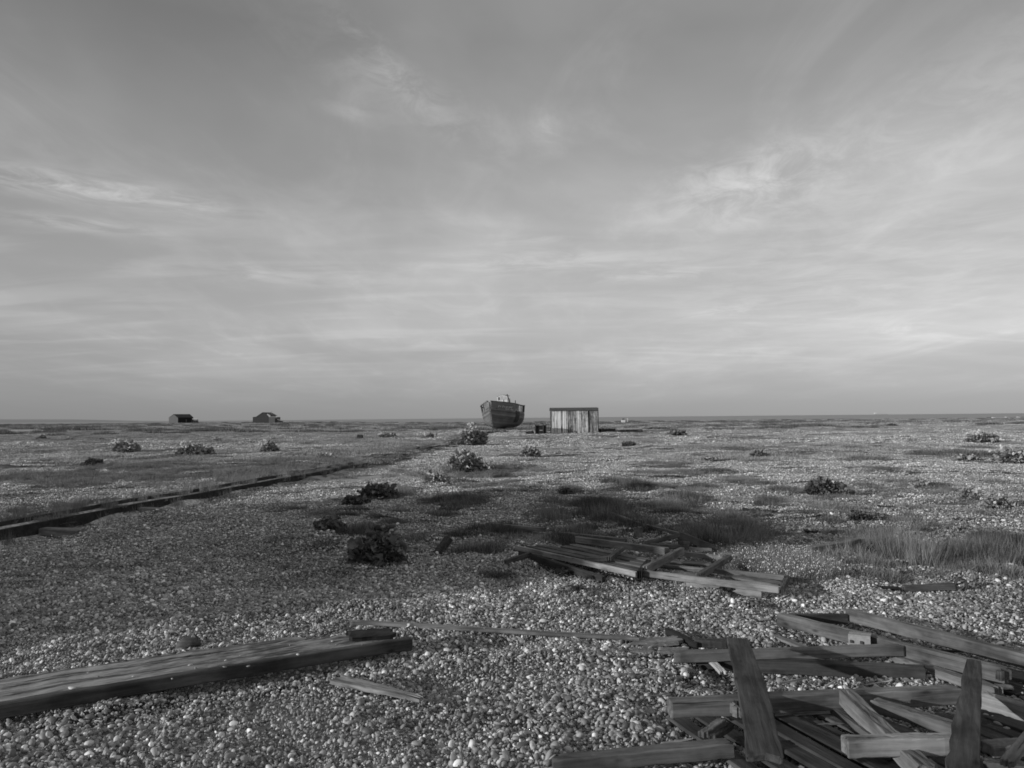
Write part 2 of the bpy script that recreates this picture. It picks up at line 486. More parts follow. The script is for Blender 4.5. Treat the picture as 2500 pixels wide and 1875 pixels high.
# ------------------------------------------------------------------ ground, sea, hills
def build_ground():
    def sp(a, b, n, k):
        u = np.linspace(-1, 1, n)
        s = np.sinh(u * k) / math.sinh(k)
        return s
    xs = sp(-1, 1, 420, 6.6) * 3000.0
    u = np.linspace(0, 1, 560)
    ys = -60 + 0 * u
    near = np.linspace(-12, 0, 20)
    yy = np.concatenate([[-400, -150, -60, -25], near[:-1], np.geomspace(1, 1800, 560) - 1])
    yy = np.unique(np.concatenate([yy]))
    X, Y = np.meshgrid(xs, yy)
    Z = H(X, Y) - 0.012 - 0.085 * (1 - sst(8.2, 9.2, Y)) * sst(0.0, 0.4, X - track_x(Y))
    nx = len(xs); ny = len(yy)
    v = np.stack([X, Y, Z], -1).reshape(-1, 3)
    i = np.arange(nx - 1); j = np.arange(ny - 1)
    I, J = np.meshgrid(i, j); a = (J * nx + I).ravel()
    q = np.stack([a, a + 1, a + nx + 1, a + nx], -1)
    me = fast_mesh('ground', v, q, M['ground'], True)
    at_ = me.attributes.new('veg', 'FLOAT', 'POINT')
    at_.data.foreach_set('value', veg(v[:, 0], v[:, 1]).astype(np.float32))
    o = bpy.data.objects.new('ground', me); C.objects.link(o)
    tag(o, kind='structure')
build_ground()

def water_mat():
    m, nt, b = new_mat('sea_water')
    b.inputs['Base Color'].default_value = (0.10, 0.10, 0.10, 1)
    b.inputs['Roughness'].default_value = 0.55
    g = N(nt, 'ShaderNodeNewGeometry')
    n = noise(nt, mapping(nt, g.outputs['Position'], (0.02, 0.1, 0.1)), 1.0, 6, 0.6)
    lk(nt, ramp(nt, n, [(0.3, 0.25), (0.7, 0.30)]), b.inputs['Base Color'])
    bump(nt, b, n, 0.3, 0.5)
    return m
o = mk('sea', [(-40000, 200, -4.4), (40000, 200, -4.4), (40000, 45000, -4.4), (-40000, 45000, -4.4)], [(0, 1, 2, 3)], water_mat())
tag(o, kind='structure')

def hills():
    # low hazy coast across the bay on the left
    xs = np.linspace(-24000, -9500, 60)
    v = []; f = []
    for i, x in enumerate(xs):
        px = x / 21000.0
        k = (x + 9500) / (-14500)
        h = 28 + 150 * k ** 0.8 * (0.9 + 0.2 * float(fbm(np.array(i / 9.0), np.array(0.0), 77, 3)))
        h *= float(sst(0, 0.25, np.array(k)))
        v += [(x, 21000, -4.4), (x, 21000 + 600, h)]
        v += [(x, 23500, -4.4)]
    for i in range(len(xs) - 1):
        a = i * 3
        f += [(a, a + 3, a + 4, a + 1), (a + 1, a + 4, a + 5, a + 2)]
    tag(mk('hills', v, f, M['hill'], smooth=True), kind='structure')
hills()

# ------------------------------------------------------------------ instancing of uncountable stuff
def inst_object(name, pts, rot, scl, idx, templates, kind='stuff'):
    col = bpy.data.collections.new(name + '_shapes')
    for t in templates: col.objects.link(t)
    me = bpy.data.meshes.new(name)
    me.vertices.add(len(pts)); me.vertices.foreach_set('co', np.asarray(pts, np.float32).ravel())
    a = me.attributes.new('rot', 'FLOAT_VECTOR', 'POINT'); a.data.foreach_set('vector', np.asarray(rot, np.float32).ravel())
    a = me.attributes.new('scl', 'FLOAT_VECTOR', 'POINT'); a.data.foreach_set('vector', np.asarray(scl, np.float32).ravel())
    a = me.attributes.new('idx', 'INT', 'POINT'); a.data.foreach_set('value', np.asarray(idx, np.int32))
    o = bpy.data.objects.new(name, me); C.objects.link(o)
    g = bpy.data.node_groups.new(name + '_scatter', 'GeometryNodeTree')
    g.interface.new_socket('Geometry', in_out='INPUT', socket_type='NodeSocketGeometry')
    g.interface.new_socket('Geometry', in_out='OUTPUT', socket_type='NodeSocketGeometry')
    gi = g.nodes.new('NodeGroupInput'); go = g.nodes.new('NodeGroupOutput')
    ip = g.nodes.new('GeometryNodeInstanceOnPoints')
    ci = g.nodes.new('GeometryNodeCollectionInfo'); ci.inputs[0].default_value = col
    ci.inputs['Separate Children'].default_value = True; ci.inputs['Reset Children'].default_value = True
    def na(n, t):
        x = g.nodes.new('GeometryNodeInputNamedAttribute'); x.data_type = t; x.inputs[0].default_value = n
        return x.outputs[0]
    e2r = g.nodes.new('FunctionNodeEulerToRotation')
    g.links.new(na('rot', 'FLOAT_VECTOR'), e2r.inputs[0])
    g.links.new(gi.outputs[0], ip.inputs['Points'])
    g.links.new(ci.outputs[0], ip.inputs['Instance'])
    ip.inputs['Pick Instance'].default_value = True
    g.links.new(na('idx', 'INT'), ip.inputs['Instance Index'])
    g.links.new(e2r.outputs[0], ip.inputs['Rotation'])
    g.links.new(na('scl', 'FLOAT_VECTOR'), ip.inputs['Scale'])
    g.links.new(ip.outputs[0], go.inputs[0])
    md = o.modifiers.new('scatter', 'NODES'); md.node_group = g
    return o

def ico(sub):
    import bmesh
    bm = bmesh.new(); bmesh.ops.create_icosphere(bm, subdivisions=sub, radius=1.0)
    v = np.array([p.co[:] for p in bm.verts]); f = np.array([[q.index for q in t.verts] for t in bm.faces])
    bm.free(); return v, f

def stone_shape(seed, sub=2):
    r = np.random.default_rng(seed)
    v, f = ico(sub)
    for k in range(7):     # gentle flattened facets
        d = r.normal(size=3); d /= np.linalg.norm(d)
        c = r.uniform(0.5, 0.88); s = v @ d
        v = v - np.outer(np.maximum(0, s - c) * 0.85, d)
    v = v * np.array([1.0, r.uniform(0.62, 0.95), r.uniform(0.38, 0.68)])
    return v, f

def build_shingle():
    tm = []
    for k in range(10):
        v, f = stone_shape(500 + k, 2)
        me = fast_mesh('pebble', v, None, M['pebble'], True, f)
        tm.append(bpy.data.objects.new('pebble_%02d' % k, me))
    # patches for the middle distance
    for k in range(3):
        r = np.random.default_rng(40 + k)
        vs = []; fs = []; off = 0
        n = 4600 if k < 2 else 2400
        shapes = [stone_shape(700 + 10 * k + q, 1) for q in range(6)]
        ang = r.uniform(0, 6.283, n); rad = 1.0 * np.sqrt(r.uniform(0, 1, n))
        px = rad * np.cos(ang); py = rad * np.sin(ang)
        sz = np.exp(r.normal(math.log(0.0118), 0.38, n)) * (1.0 if k < 2 else 1.5)
        hz = 0.045 * (fbm(px / 0.35 + 9 * k, py / 0.35, 90 + k, 2) - 0.5) * 2
        for i in range(n):
            sv, sf = shapes[i % 6]
            a, b, c = r.uniform(0, 6.28), r.normal(0, .7), r.normal(0, .7)
            m = np.array(Matrix.Rotation(a, 3, 'Z') @ Matrix.Rotation(b, 3, 'X') @ Matrix.Rotation(c, 3, 'Y'))
            p = (sv * sz[i]) @ m.T + np.array([px[i], py[i], hz[i] + sz[i] * 0.3 + abs(r.normal(0, .004))])
            vs.append(p); fs.append(sf + off); off += len(sv)
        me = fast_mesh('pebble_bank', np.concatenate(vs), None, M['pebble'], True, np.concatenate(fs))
        tm.append(bpy.data.objects.new('pebble_bank_%02d' % k, me))
    P = []; Rr = []; S = []; I = []
    # near: each stone placed on a lumpy surface
    Y1 = 8.6
    dens = 4400
    r = rng
    n = int(dens * (2 * 0.74 * (Y1 ** 2 - 1.6 ** 2) / 2 + 2 * 1.9 * (Y1 - 1.6)))
    y = np.sqrt(r.uniform(1.6 ** 2, Y1 ** 2, n)); x = r.uniform(-1, 1, n) * (0.74 * y + 1.7)
    keep = x > track_x(y) + 0.05
    x = x[keep]; y = y[keep]; n = len(x)
    micro = 0.12 * (fbm(x / 0.45, y / 0.45, 61, 3) - 0.5) * (1 - 0.0 * x) + 0.03 * (vnoise(x / .16, y / .16, 66) - .5)
    sz = np.exp(r.normal(math.log(0.0088), 0.42, n)); sz = np.where(r.uniform(0, 1, n) < .03, sz * 1.7, sz) * (0.8 + 0.45 * vnoise(x / 0.7, y / 0.7, 68)); sz = np.clip(sz, 0.004, 0.027)
    # stones banked up against the timbers
    for (pa, pb, amp, wd) in [((-40, 1765), (1012, 1588), .035, .05), ((0, 1655), (880, 1545), .03, .06), ((816, 1660), (1034, 1712), .02, .03),
                              ((1342, 1880), (1790, 1846), .03, .05), ((1632, 1750), (1760, 1748), .03, .05), ((1645, 1628), (2268, 1660), .03, .05),
                              ((1535, 1590), (1700, 1600), .015, .05), ((1000, 1545), (1500, 1566), .03, .03)]:
        a_ = at(*pa); b_ = at(*pb); ab = np.array([b_.x - a_.x, b_.y - a_.y]); L2 = (ab ** 2).sum()
        tt = np.clip(((x - a_.x) * ab[0] + (y - a_.y) * ab[1]) / L2, 0, 1)
        dd = np.hypot(x - a_.x - tt * ab[0], y - a_.y - tt * ab[1])
        micro = micro + amp * (0.4 + 1.1 * vnoise(x / .22, y / .22, 72)) * np.exp(-(dd / wd) ** 2)
    z = H(x, y) + micro + sz * 0.25 + np.abs(r.normal(0, 0.004, n))
    P.append(np.stack([x, y, z], -1))
    Rr.append(np.stack([r.normal(0, .75, n), r.normal(0, .75, n), r.uniform(0, 6.283, n)], -1))
    S.append(np.stack([sz * r.uniform(.9, 1.25, n), sz * r.uniform(.85, 1.1, n), sz * r.uniform(.8, 1.2, n)], -1))
    I.append(r.integers(0, 10, n))
    # further out: patches
    px = []; py = []
    yy = 8.9
    while yy < 95:
        step = 1.15 if yy < 40 else 1.35
        w = 0.74 * yy + 3
        xs = np.arange(-w, w, step); xs = xs + r.uniform(-.25, .25, len(xs))
        px.append(xs); py.append(yy + r.uniform(-.25, .25, len(xs)))
        yy += step * 0.9
    x = np.concatenate(px); y = np.concatenate(py)
    v = veg(x, y)
    keep = (r.uniform(0, 1, len(x)) > v * 0.92) & (np.abs(x - track_x(y) + 0.33) > 0.85)
    # keep the edge of the track clear
    x = x[keep]; y = y[keep]; n = len(x)
    e = 0.25
    gx = (H(x + e, y) - H(x - e, y)) / (2 * e); gy = (H(x, y + e) - H(x, y - e)) / (2 * e)
    sc = np.where(y < 40, 1.0, 1.25)
    P.append(np.stack([x, y, H(x, y) + r.uniform(-.012, .012, n)], -1))
    rz = r.uniform(0, 6.283, n)
    # tilt after spin: world tilt (gx,gy) expressed in spun axes
    tx = gy + r.normal(0, .03, n); ty = -gx + r.normal(0, .03, n)
    Rr.append(np.stack([np.cos(rz) * tx + np.sin(rz) * ty, -np.sin(rz) * tx + np.cos(rz) * ty, rz], -1) * np.array([1, 1, 1]))
    Rr[-1][:, 0] = np.clip(tx, -.4, .4); Rr[-1][:, 1] = np.clip(ty, -.4, .4)
    Rr[-1][:, 2] = rz * 0 + r.choice([0, 1.5708, 3.1416, 4.7124], n)
    # euler XYZ with z about last: X/Y tilts act first, so turn them with the spin
    a = Rr[-1][:, 2]; t0 = Rr[-1][:, 0].copy(); t1 = Rr[-1][:, 1].copy()
    Rr[-1][:, 0] = np.cos(a) * t0 + np.sin(a) * t1; Rr[-1][:, 1] = -np.sin(a) * t0 + np.cos(a) * t1
    S.append(np.stack([sc, sc, sc], -1)); I.append(np.where(y < 40, 10 + r.integers(0, 2, n), 12))
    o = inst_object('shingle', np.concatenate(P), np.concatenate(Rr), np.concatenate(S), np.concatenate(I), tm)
    tag(o, 'grey and white flint shingle covering the beach', 'shingle', kind='stuff')
build_shingle()

# ------------------------------------------------------------------ grasses
def tuft(seed, n, rad, h, wid, lean=0.5, heads=False, mat='grass'):
    r = np.random.default_rng(seed)
    a = r.uniform(0, 6.283, n); d = rad * np.sqrt(r.uniform(0, 1, n))
    bx = d * np.cos(a); by = d * np.sin(a)
    hh = h * r.uniform(.45, 1.1, n) * (1 - 0.35 * d / rad)
    ln = lean * hh * r.uniform(.1, 1.0, n); la = a + r.normal(0, .9, n)
    wa = r.uniform(0, 3.1416, n); w = wid * r.uniform(.6, 1.3, n)
    V = []
    for t, k in ((0, 1.0), (.45, .8), (.8, .45)):
        cx = bx + np.cos(la) * ln * t ** 1.8; cy = by + np.sin(la) * ln * t ** 1.8; cz = hh * t - 0.01
        for s in (-1, 1):
            V.append(np.stack([cx + s * np.cos(wa) * w * k / 2, cy + s * np.sin(wa) * w * k / 2, cz], -1))
    V.append(np.stack([bx + np.cos(la) * ln, by + np.sin(la) * ln, hh], -1))
    V = np.stack(V, 1).reshape(-1, 3)
    b = np.arange(n) * 7
    q = np.concatenate([np.stack([b, b + 1, b + 3, b + 2], -1), np.stack([b + 2, b + 3, b + 5, b + 4], -1)])
    t = np.stack([b + 4, b + 5, b + 6], -1)
    mats = M[mat]
    me = fast_mesh('tuft', V, q, mats, False, t)
    if heads:
        me.materials.append(M['seed'])
    o = bpy.data.objects.new('grass_shape_%03d' % seed, me)
    return o

def tuft_heads(seed, n, rad, h):
    """stalks with small pale seed heads"""
    o = tuft(seed, n, rad, h, 0.004, 0.6, mat='grass')
    r = np.random.default_rng(seed + 1)
    me = o.data
    v = np.zeros(len(me.vertices) * 3, np.float32); me.vertices.foreach_get('co', v); v = v.reshape(-1, 3)
    tips = v[6::7]
    sel = tips[r.uniform(0, 1, len(tips)) < .06]
    iv, fi = ico(1)
    mb_v = [v]; tri = []; off = len(v)
    for p in sel:
        mb_v.append(iv * np.array([.005, .005, .006]) * r.uniform(.7, 1.5) + p); tri.append(fi + off); off += len(iv)
    b = np.arange(n) * 7
    q = np.concatenate([np.stack([b, b + 1, b + 3, b + 2], -1), np.stack([b + 2, b + 3, b + 5, b + 4], -1)])
    t0 = np.stack([b + 4, b + 5, b + 6], -1)
    me2 = fast_mesh('tuft', np.concatenate(mb_v), q, M['grass'], False, np.concatenate([t0] + tri))
    me2.materials.append(M['seed'])
    mi = np.zeros(len(me2.polygons), np.int32); mi[len(q) + len(t0):] = 1
    me2.polygons.foreach_set('material_index', mi)
    o.data = me2
    return o

def build_grass():
    T = [tuft(1, 150, .15, .16, .0045, .6, mat='grass_dark'), tuft(2, 130, .16, .16, .0045, .7, mat='grass_dark'),
         tuft(3, 130, .15, .18, .0045, .6), tuft(4, 120, .16, .18, .0045, .8),
         tuft(5, 90, .12, .20, .005, .9, mat='grass_pale'),
         tuft_heads(6, 110, .15, .18),
         tuft(7, 220, .5, .14, .022, .7, mat='scrub'), tuft(8, 260, .6, .14, .028, .7, mat='scrub_dark')]
    P = []; Rr = []; S = []; I = []
    r = np.random.default_rng(99)
    def put(x, y, s, sz, i):
        n = len(x)
        P.append(np.stack([x, y, H(x, y) + 0.0 * x], -1))
        Rr.append(np.stack([np.zeros(n), np.zeros(n), r.uniform(0, 6.283, n)], -1))
        S.append(np.stack([s, s, sz], -1)); I.append(i)
    for (cx, cy, rx, ry, sk), kind, h in MP:
        area = math.pi * rx * ry
        wide = cy > 26
        den = 85 if not wide else 18
        n = int(min(4200, max(16, area * den * (1.9 if kind == 'd' else 1.25))))
        a = r.uniform(0, 6.283, n); d = 1.12 * r.uniform(0, 1, n) ** .55
        x = cx + rx * d * np.cos(a); y = cy + ry * d * np.sin(a) - 0 * x
        nz = fbm(x / .35, y / .35, 123, 2)
        keep = nz > ((.36 if kind == 'd' else .27) + .24 * d ** 3)
        x = x[keep]; y = y[keep]; d = d[keep]; n = len(x)
        s = r.uniform(.7, 1.15, n); sz = s * (h / .16) * (1.05 - .75 * d ** 2) * r.uniform(.35, 1.25, n)
        if wide:
            i = np.where(r.uniform(0, 1, n) < (.8 if kind == 'd' else .15), 7, 6)
        elif kind == 'd': i = r.choice([0, 1, 0, 1, 2, 3], n)
        elif kind == 'g': i = r.choice([0, 2, 3, 2, 3, 4], n)
        else: i = r.choice([2, 3, 4, 4, 4], n)
        put(x, y, s, sz, i)
    # seed-headed plants
    c = mat_poly(QF)
    n = 260
    a = r.uniform(0, 6.283, n); d = np.sqrt(r.uniform(0, 1, n))
    x = c[0] + c[2] * d * np.cos(a); y = c[1] + c[3] * d * np.sin(a)
    put(x, y, r.uniform(.7, 1.1, n), r.uniform(.6, 1.15, n), np.where(r.uniform(0, 1, n) < .75, 5, 3))
    # natural cover, following the same map as the ground tone
    n = 90000
    y = 10 + (np.sqrt(r.uniform(0, 1, n))) * 85; x = r.uniform(-1, 1, n) * (0.74 * y + 2)
    v = veg(x, y); keep = r.uniform(0, 1, n) < v * np.where(y > 26, .55, 1.0)
    x = x[keep]; y = y[keep]; n = len(x)
    near = y < 26
    i = np.where(near, r.choice([2, 3, 3, 4], n), np.where(r.uniform(0, 1, n) < .12, 7, 6))
    s = r.uniform(.6, 1.1, n)
    put(x, y, s, s * r.uniform(.4, 1.2, n), i)
    # far scrub out to the shore
    n = 16000
    y = 95 + r.uniform(0, 1, n) * 200; x = r.uniform(-1, 1, n) * 0.74 * y
    v = fbm(x / 14.0, y / 9.0, 151, 3)
    keep = (v > .53) & (y < shore(x) + 4)
    x = x[keep]; y = y[keep]; n = len(x)
    s = r.uniform(1.2, 3.0, n)
    put(x, y, s, s * r.uniform(.6, 1.3, n), np.where(r.uniform(0, 1, n) < .28, 7, 6))
    n = 900
    y = 70 + 190 * r.uniform(0, 1, n) ** .8; x = r.uniform(-1, 1, n) * 0.74 * y
    k = r.integers(1, 5, n); x = np.repeat(x, k); y = np.repeat(y, k); n = len(x)
    x = x + r.normal(0, .9, n); y = y + r.normal(0, .5, n); q = y < shore(x) + 3; x = x[q]; y = y[q]; n = len(x)
    s = r.uniform(.8, 2.0, n)
    put(x, y, s, s * r.uniform(1.0, 2.4, n), np.full(n, 7))
    # a few stray tufts on the shingle and along the rails
    n = 620
    y = 9 + 50 * r.uniform(0, 1, n) ** 1.3; x = track_x(y) - .33 + r.choice([-.85, -.5, -.25, .40, 0.05], n) + r.normal(0, .12, n)
    put(x, y, r.uniform(.5, .9, n), r.uniform(.5, 1.6, n), r.choice([2, 3, 4], n))
    o = inst_object('grass', np.concatenate(P), np.concatenate(Rr), np.concatenate(S), np.concatenate(I), T)
    tag(o, 'thin beach grass and low scrub growing through the shingle', 'grass', kind='stuff')
build_grass()

# ------------------------------------------------------------------ sea kale and other plants
def leaves(seed, n, rx, ry, h, size, wavy=0.6):
    r = np.random.default_rng(seed)
    V = []; Q = []; off = 0
    lobes = [(r.uniform(-.5, .5) * rx, r.uniform(-.5, .5) * ry, r.uniform(.55, 1.0)) for _ in range(5)]
    nu, nv = 5, 4
    uu, vv = np.meshgrid(np.linspace(0, 1, nu), np.linspace(-1, 1, nv), indexing='ij')
    for k in range(n):
        lb = lobes[k % 5]
        th = r.uniform(0, 6.283); ph = math.acos(r.uniform(0.0, 1.0))
        dr = np.array([math.sin(ph) * math.cos(th), math.sin(ph) * math.sin(th), math.cos(ph)])
        q = r.uniform(.55, 1.0)
        base = np.array([lb[0] + dr[0] * rx * .62 * q * lb[2], lb[1] + dr[1] * ry * .62 * q * lb[2], h * (.05 + .8 * dr[2] * q * lb[2])])
        out = dr * np.array([1, 1, .6]) + r.normal(0, .35, 3); out[2] = abs(out[2]) * .8 + .1
        out /= np.linalg.norm(out)
        side = np.cross(out, r.normal(0, 1, 3) + np.array([0, 0, 1.2])); side /= np.linalg.norm(side)
        nrm = np.cross(side, out)
        s = size * r.uniform(.6, 1.3)
        w = s * .42 * (np.sin(np.pi * np.clip(uu * .86 + .1, 0, 1)) ** .7)
        ph1 = r.uniform(0, 6.28)
        lift = wavy * s * .35 * np.sin(uu * 9 + ph1 + vv * 2.2) * np.abs(vv) + .22 * s * np.abs(vv) ** 1.5 - .45 * s * uu ** 2 * r.uniform(.1, .9)
        p = base + out * (uu * s)[..., None] + side * (w * vv)[..., None] + nrm * lift[..., None]
        p[..., 2] = np.maximum(p[..., 2], .005)
        V.append(p.reshape(-1, 3))
        for i in range(nu - 1):
            for j in range(nv - 1):
                a = off + i * nv + j
                Q.append((a, a + nv, a + nv + 1, a + 1))
        off += nu * nv
    return np.concatenate(V), np.array(Q)

def seedheads(root, seed, n, rx, ry, h, size, bias=-.35):
    """each pale seed head is a part: a knot of small pods"""
    r = np.random.default_rng(seed)
    iv, fi = ico(1)
    variants = []
    for q in range(4):
        V = []; T = []; off = 0
        for m in range(9):
            s = size * r.uniform(.6, 1.2)
            V.append(iv * np.array([s, s, s * .9]) + np.clip(r.normal(0, size * .7, 3), -size * 1.1, size * 1.1)); T.append(fi + off); off += len(iv)
        variants.append(fast_mesh('bloom', np.concatenate(V), None, M['seed'], True, np.concatenate(T)))
    for k in range(n):
        th = r.uniform(0, 6.283); d = r.uniform(0, 1) ** .5
        o = bpy.data.objects.new('bloom', variants[k % 4]); C.objects.link(o); o.parent = root
        o.location = (rx * (.75 * d * math.cos(th) + bias), ry * (.7 * d * math.sin(th) - .25), h * (1.02 - .45 * d * d) + r.uniform(0, .12) * h)
        o.rotation_euler = (0, 0, r.uniform(0, 6.28))

def kale(px, py, wpx, hpx, label, flowers=0, dark=False, n=None, name='sea_kale', cat='plant', group='sea kale clumps on the shingle'):
    c = at(px, py)
    sc = F / c.y
    rx = wpx / sc / 2; h = hpx / sc; ry = min(rx, max(h, rx * .6))
    c.y += ry * .6; c.z = Hs(c.x, c.y)
    size = max(.06, min(.2, rx * .27))
    if n is None: n = int(max(110, min(620, 2.3 * rx * ry / (size * size) * 14)))
    sd = int(px * 7 + py)
    root = empty(name, c, label, cat, group)
    V, Q = leaves(sd, n, rx, ry, h * 1.05, size)
    me = fast_mesh('foliage', V, Q, M['kale_dark' if dark else 'kale'], True)
    o = bpy.data.objects.new('foliage', me); C.objects.link(o); o.parent = root
    # short woody stems
    mb = MB(); rr = random.Random(sd)
    for k in range(9):
        a = rr.uniform(0, 6.28); d = rr.uniform(.2, .55)
        mb.bar((rx * .12 * math.cos(a), ry * .12 * math.sin(a), -.03), (rx * d * math.cos(a), ry * d * math.sin(a), h * rr.uniform(.3, .7)), .014, .014)
    mb.build('stem', M['wood_mid'], root)
    if flowers:
        seedheads(root, sd + 5, flowers, rx, ry, h, max(.012, size * .17))
    return root

kale(930, 1392, 165, 100, 'large dark leafy clump nearest the camera, left of the far timber heap', dark=True)
kale(722, 1305, 1, 1, 'x') if False else None
kale(800, 1308, 110, 48, 'dark leafy clump with grass behind it, up and left of the nearest big clump', dark=True)
kale(925, 1222, 100, 44, 'dark leafy clump on the left edge of the shaded shingle, below the old rails', dark=True)
kale(868, 1234, 66, 24, 'low flat dark plant directly in front of a taller leafy clump', dark=True)
kale(1068, 1187, 76, 50, 'small leafy clump with upright leaves, in front of the biggest grey-leaved clump', n=130)
kale(1127, 1154, 112, 66, 'biggest grey-leaved clump in the middle of the sunlit shingle')
kale(1190, 1153, 50, 28, 'small leafy clump touching the right foot of the biggest grey-leaved clump', n=110)
kale(1160, 1089, 72, 52, 'rounded clump with pale seed heads just below the old boat', flowers=16)
kale(1290, 1118, 54, 30, 'pointed leafy clump alone on the shingle below the dark winch box')
kale(1537, 1091, 34, 15, 'tiny dark leafy clump below and right of the wooden hut', dark=True)
kale(300, 1106, 68, 32, 'leftmost of the three clumps with white seed heads beyond the rails', flowers=26)
kale(464, 1115, 80, 34, 'widest and middle of the three clumps with white seed heads beyond the rails', flowers=22)
kale(653, 1106, 50, 30, 'rightmost of the three clumps with white seed heads beyond the rails', flowers=22)
kale(222, 1139, 56, 22, 'low dark plant below the leftmost white-headed clump', dark=True)
kale(2030, 1214, 112, 48, 'wide dark leafy clump on the right, at the edge of the bright shingle', dark=True)
kale(2388, 1226, 62, 34, 'grey leafy clump left of the pale one by the right edge')
kale(2450, 1246, 84, 34, 'pale leafy clump in front near the right edge', flowers=3)
kale(2268, 1196, 66, 26, 'small leafy plant among grass in the right half')
kale(2122, 1274, 66, 28, 'dark bushy plant above the black sheet scraps on the right', dark=True)
kale(2405, 1083, 74, 30, 'broad clump with a few white heads in the grass at far right', flowers=10)
kale(2480, 1134, 90, 44, 'tall grey-leaved clump cut by the right edge of the picture', flowers=6)
kale(2375, 1128, 70, 14, 'low spreading leafy row left of the clump at the right edge', n=140)
kale(1735, 1128, 52, 20, 'grey leafy plant in the grass band right of centre', n=120)
kale(1860, 1122, 60, 20, 'larger leafy plant in the same grass band, further right', n=120, dark=True)
kale(1380, 1209, 50, 26, 'dark plant at the upper left tip of the grass around the far timber heap', dark=True, n=120)
kale(945, 1070, 60, 12, 'long low clump in the grass left of the boat', flowers=6, n=120)
kale(1045, 1072, 56, 15, 'leafy clump with light heads between the low clump and the boat', flowers=6, n=120)
kale(523, 1079, 26, 12, 'tiny white-headed clump above the middle white-headed clump', flowers=9, n=90)
kale(612, 1084, 26, 10, 'tiny white-headed clump up left of the rightmost white-headed clump', flowers=7, n=90)
kale(1655, 1066, 50, 16, 'dark bush right of the driftwood beside the hut', dark=True, n=110)
kale(96, 1073, 26, 12, 'small round dark bush near the left edge', dark=True, n=90)
kale(246, 1074, 16, 8, 'small light-leaved bush right of the round dark bush near the left edge', n=90)
kale(168, 1074, 22, 7, 'flat light-topped bush between the two small bushes near the left edge', n=90, flowers=3)
kale(2178, 1042, 30, 9, 'low dark shrub near the shore on the far right', dark=True, n=90)
kale(1945, 1044, 30, 6, 'low dark shrub near the shore right of centre', dark=True, n=90)
kale(780, 1122, 56, 14, 'grey spiky plant growing above the old rails', n=110)

# ------------------------------------------------------------------ old railway track
def track():
    root = empty('railway_track', (track_x(10.0), 10.0, Hs(float(track_x(10.0)), 10.0)),
                 'dark old narrow-gauge track running from the left edge to the stranded boat', 'railway track')
    L = root.location
    for side, dx, top, w in (('near', 0.0, .105, .06), ('far', -.40, .145, .05)):
        ys = np.concatenate([np.arange(-6, 30, .5), np.arange(30, 75, 1.5)])
        v = []; f = []
        for i, y in enumerate(ys):
            x = float(track_x(y)) + dx
            zb = Hs(float(track_x(y)) - .33, y)
            z = zb + top - .10 + .015 * float(sst(11, 26, y)) + .012 * float(vnoise(np.array(y * .7), np.array(0.), 9 if dx else 8))
            x += .02 * (float(vnoise(np.array(y * .4), np.array(3.), 9)) - .5)
            v += [(x - w / 2 - L.x, y - L.y, z - L.z), (x + w / 2 - L.x, y - L.y, z - L.z), (x + w / 2 - L.x, y - L.y, z - .30 - L.z), (x - w / 2 - L.x, y - L.y, z - .30 - L.z)]
            if i:
                a = 4 * (i - 1)
                for k in range(4):
                    f.append((a + k, a + (k + 1) % 4, a + 4 + (k + 1) % 4, a + 4 + k))
        f += [(3, 2, 1, 0), (len(v) - 4, len(v) - 3, len(v) - 2, len(v) - 1)]
        o = mk('rail', v, f, M['wood_tar'], root)
        tag(o, 'rail nearest the camera, standing proud of the shingle' if side == 'near' else 'rail on the far side, half buried in grass')
    r = random.Random(4)
    for k, (y, out) in enumerate([(9.9, -.1), (11.2, .62), (12.3, -.1), (13.5, .60), (14.9, -.1), (16.6, -.1), (18.4, .1), (21.5, -.1), (27, -.1), (36, -.1), (50, -.1)]):
        x0 = float(track_x(y)) - .85; x1 = float(track_x(y)) + out
        zz = Hs(float(track_x(y)) - .33, y)
        z1 = Hs(x1, y) + .03 if out > .5 else zz - .07
        board('sleeper', Vector((x0, y, zz - .09)), Vector((x1, y + r.uniform(-.1, .1), z1)), .2, .1, 'wood_light' if out > .5 else 'wood_dark', parent=root, rag1=.05)
    # flat boarded way at the foot of the boat
track()

def path():
    ys = np.linspace(52, 78, 24); v = []; f = []
    for i, y in enumerate(ys):
        c = float(track_x(y)); 
        for dx in (-2.3, -1.2, -.15):
            w = dx * min(1, (y - 50) / 12)
            v.append((c + w, y, Hs(c + w, y) + .05))
        if i:
            a = (i - 1) * 3
            f += [(a, a + 1, a + 4, a + 3), (a + 1, a + 2, a + 5, a + 4)]
    tag(mk('path', v, f, plain('pale_sand', 0.22, .25, 1.5, .9, bumpd=.03), smooth=True), kind='structure')
path()

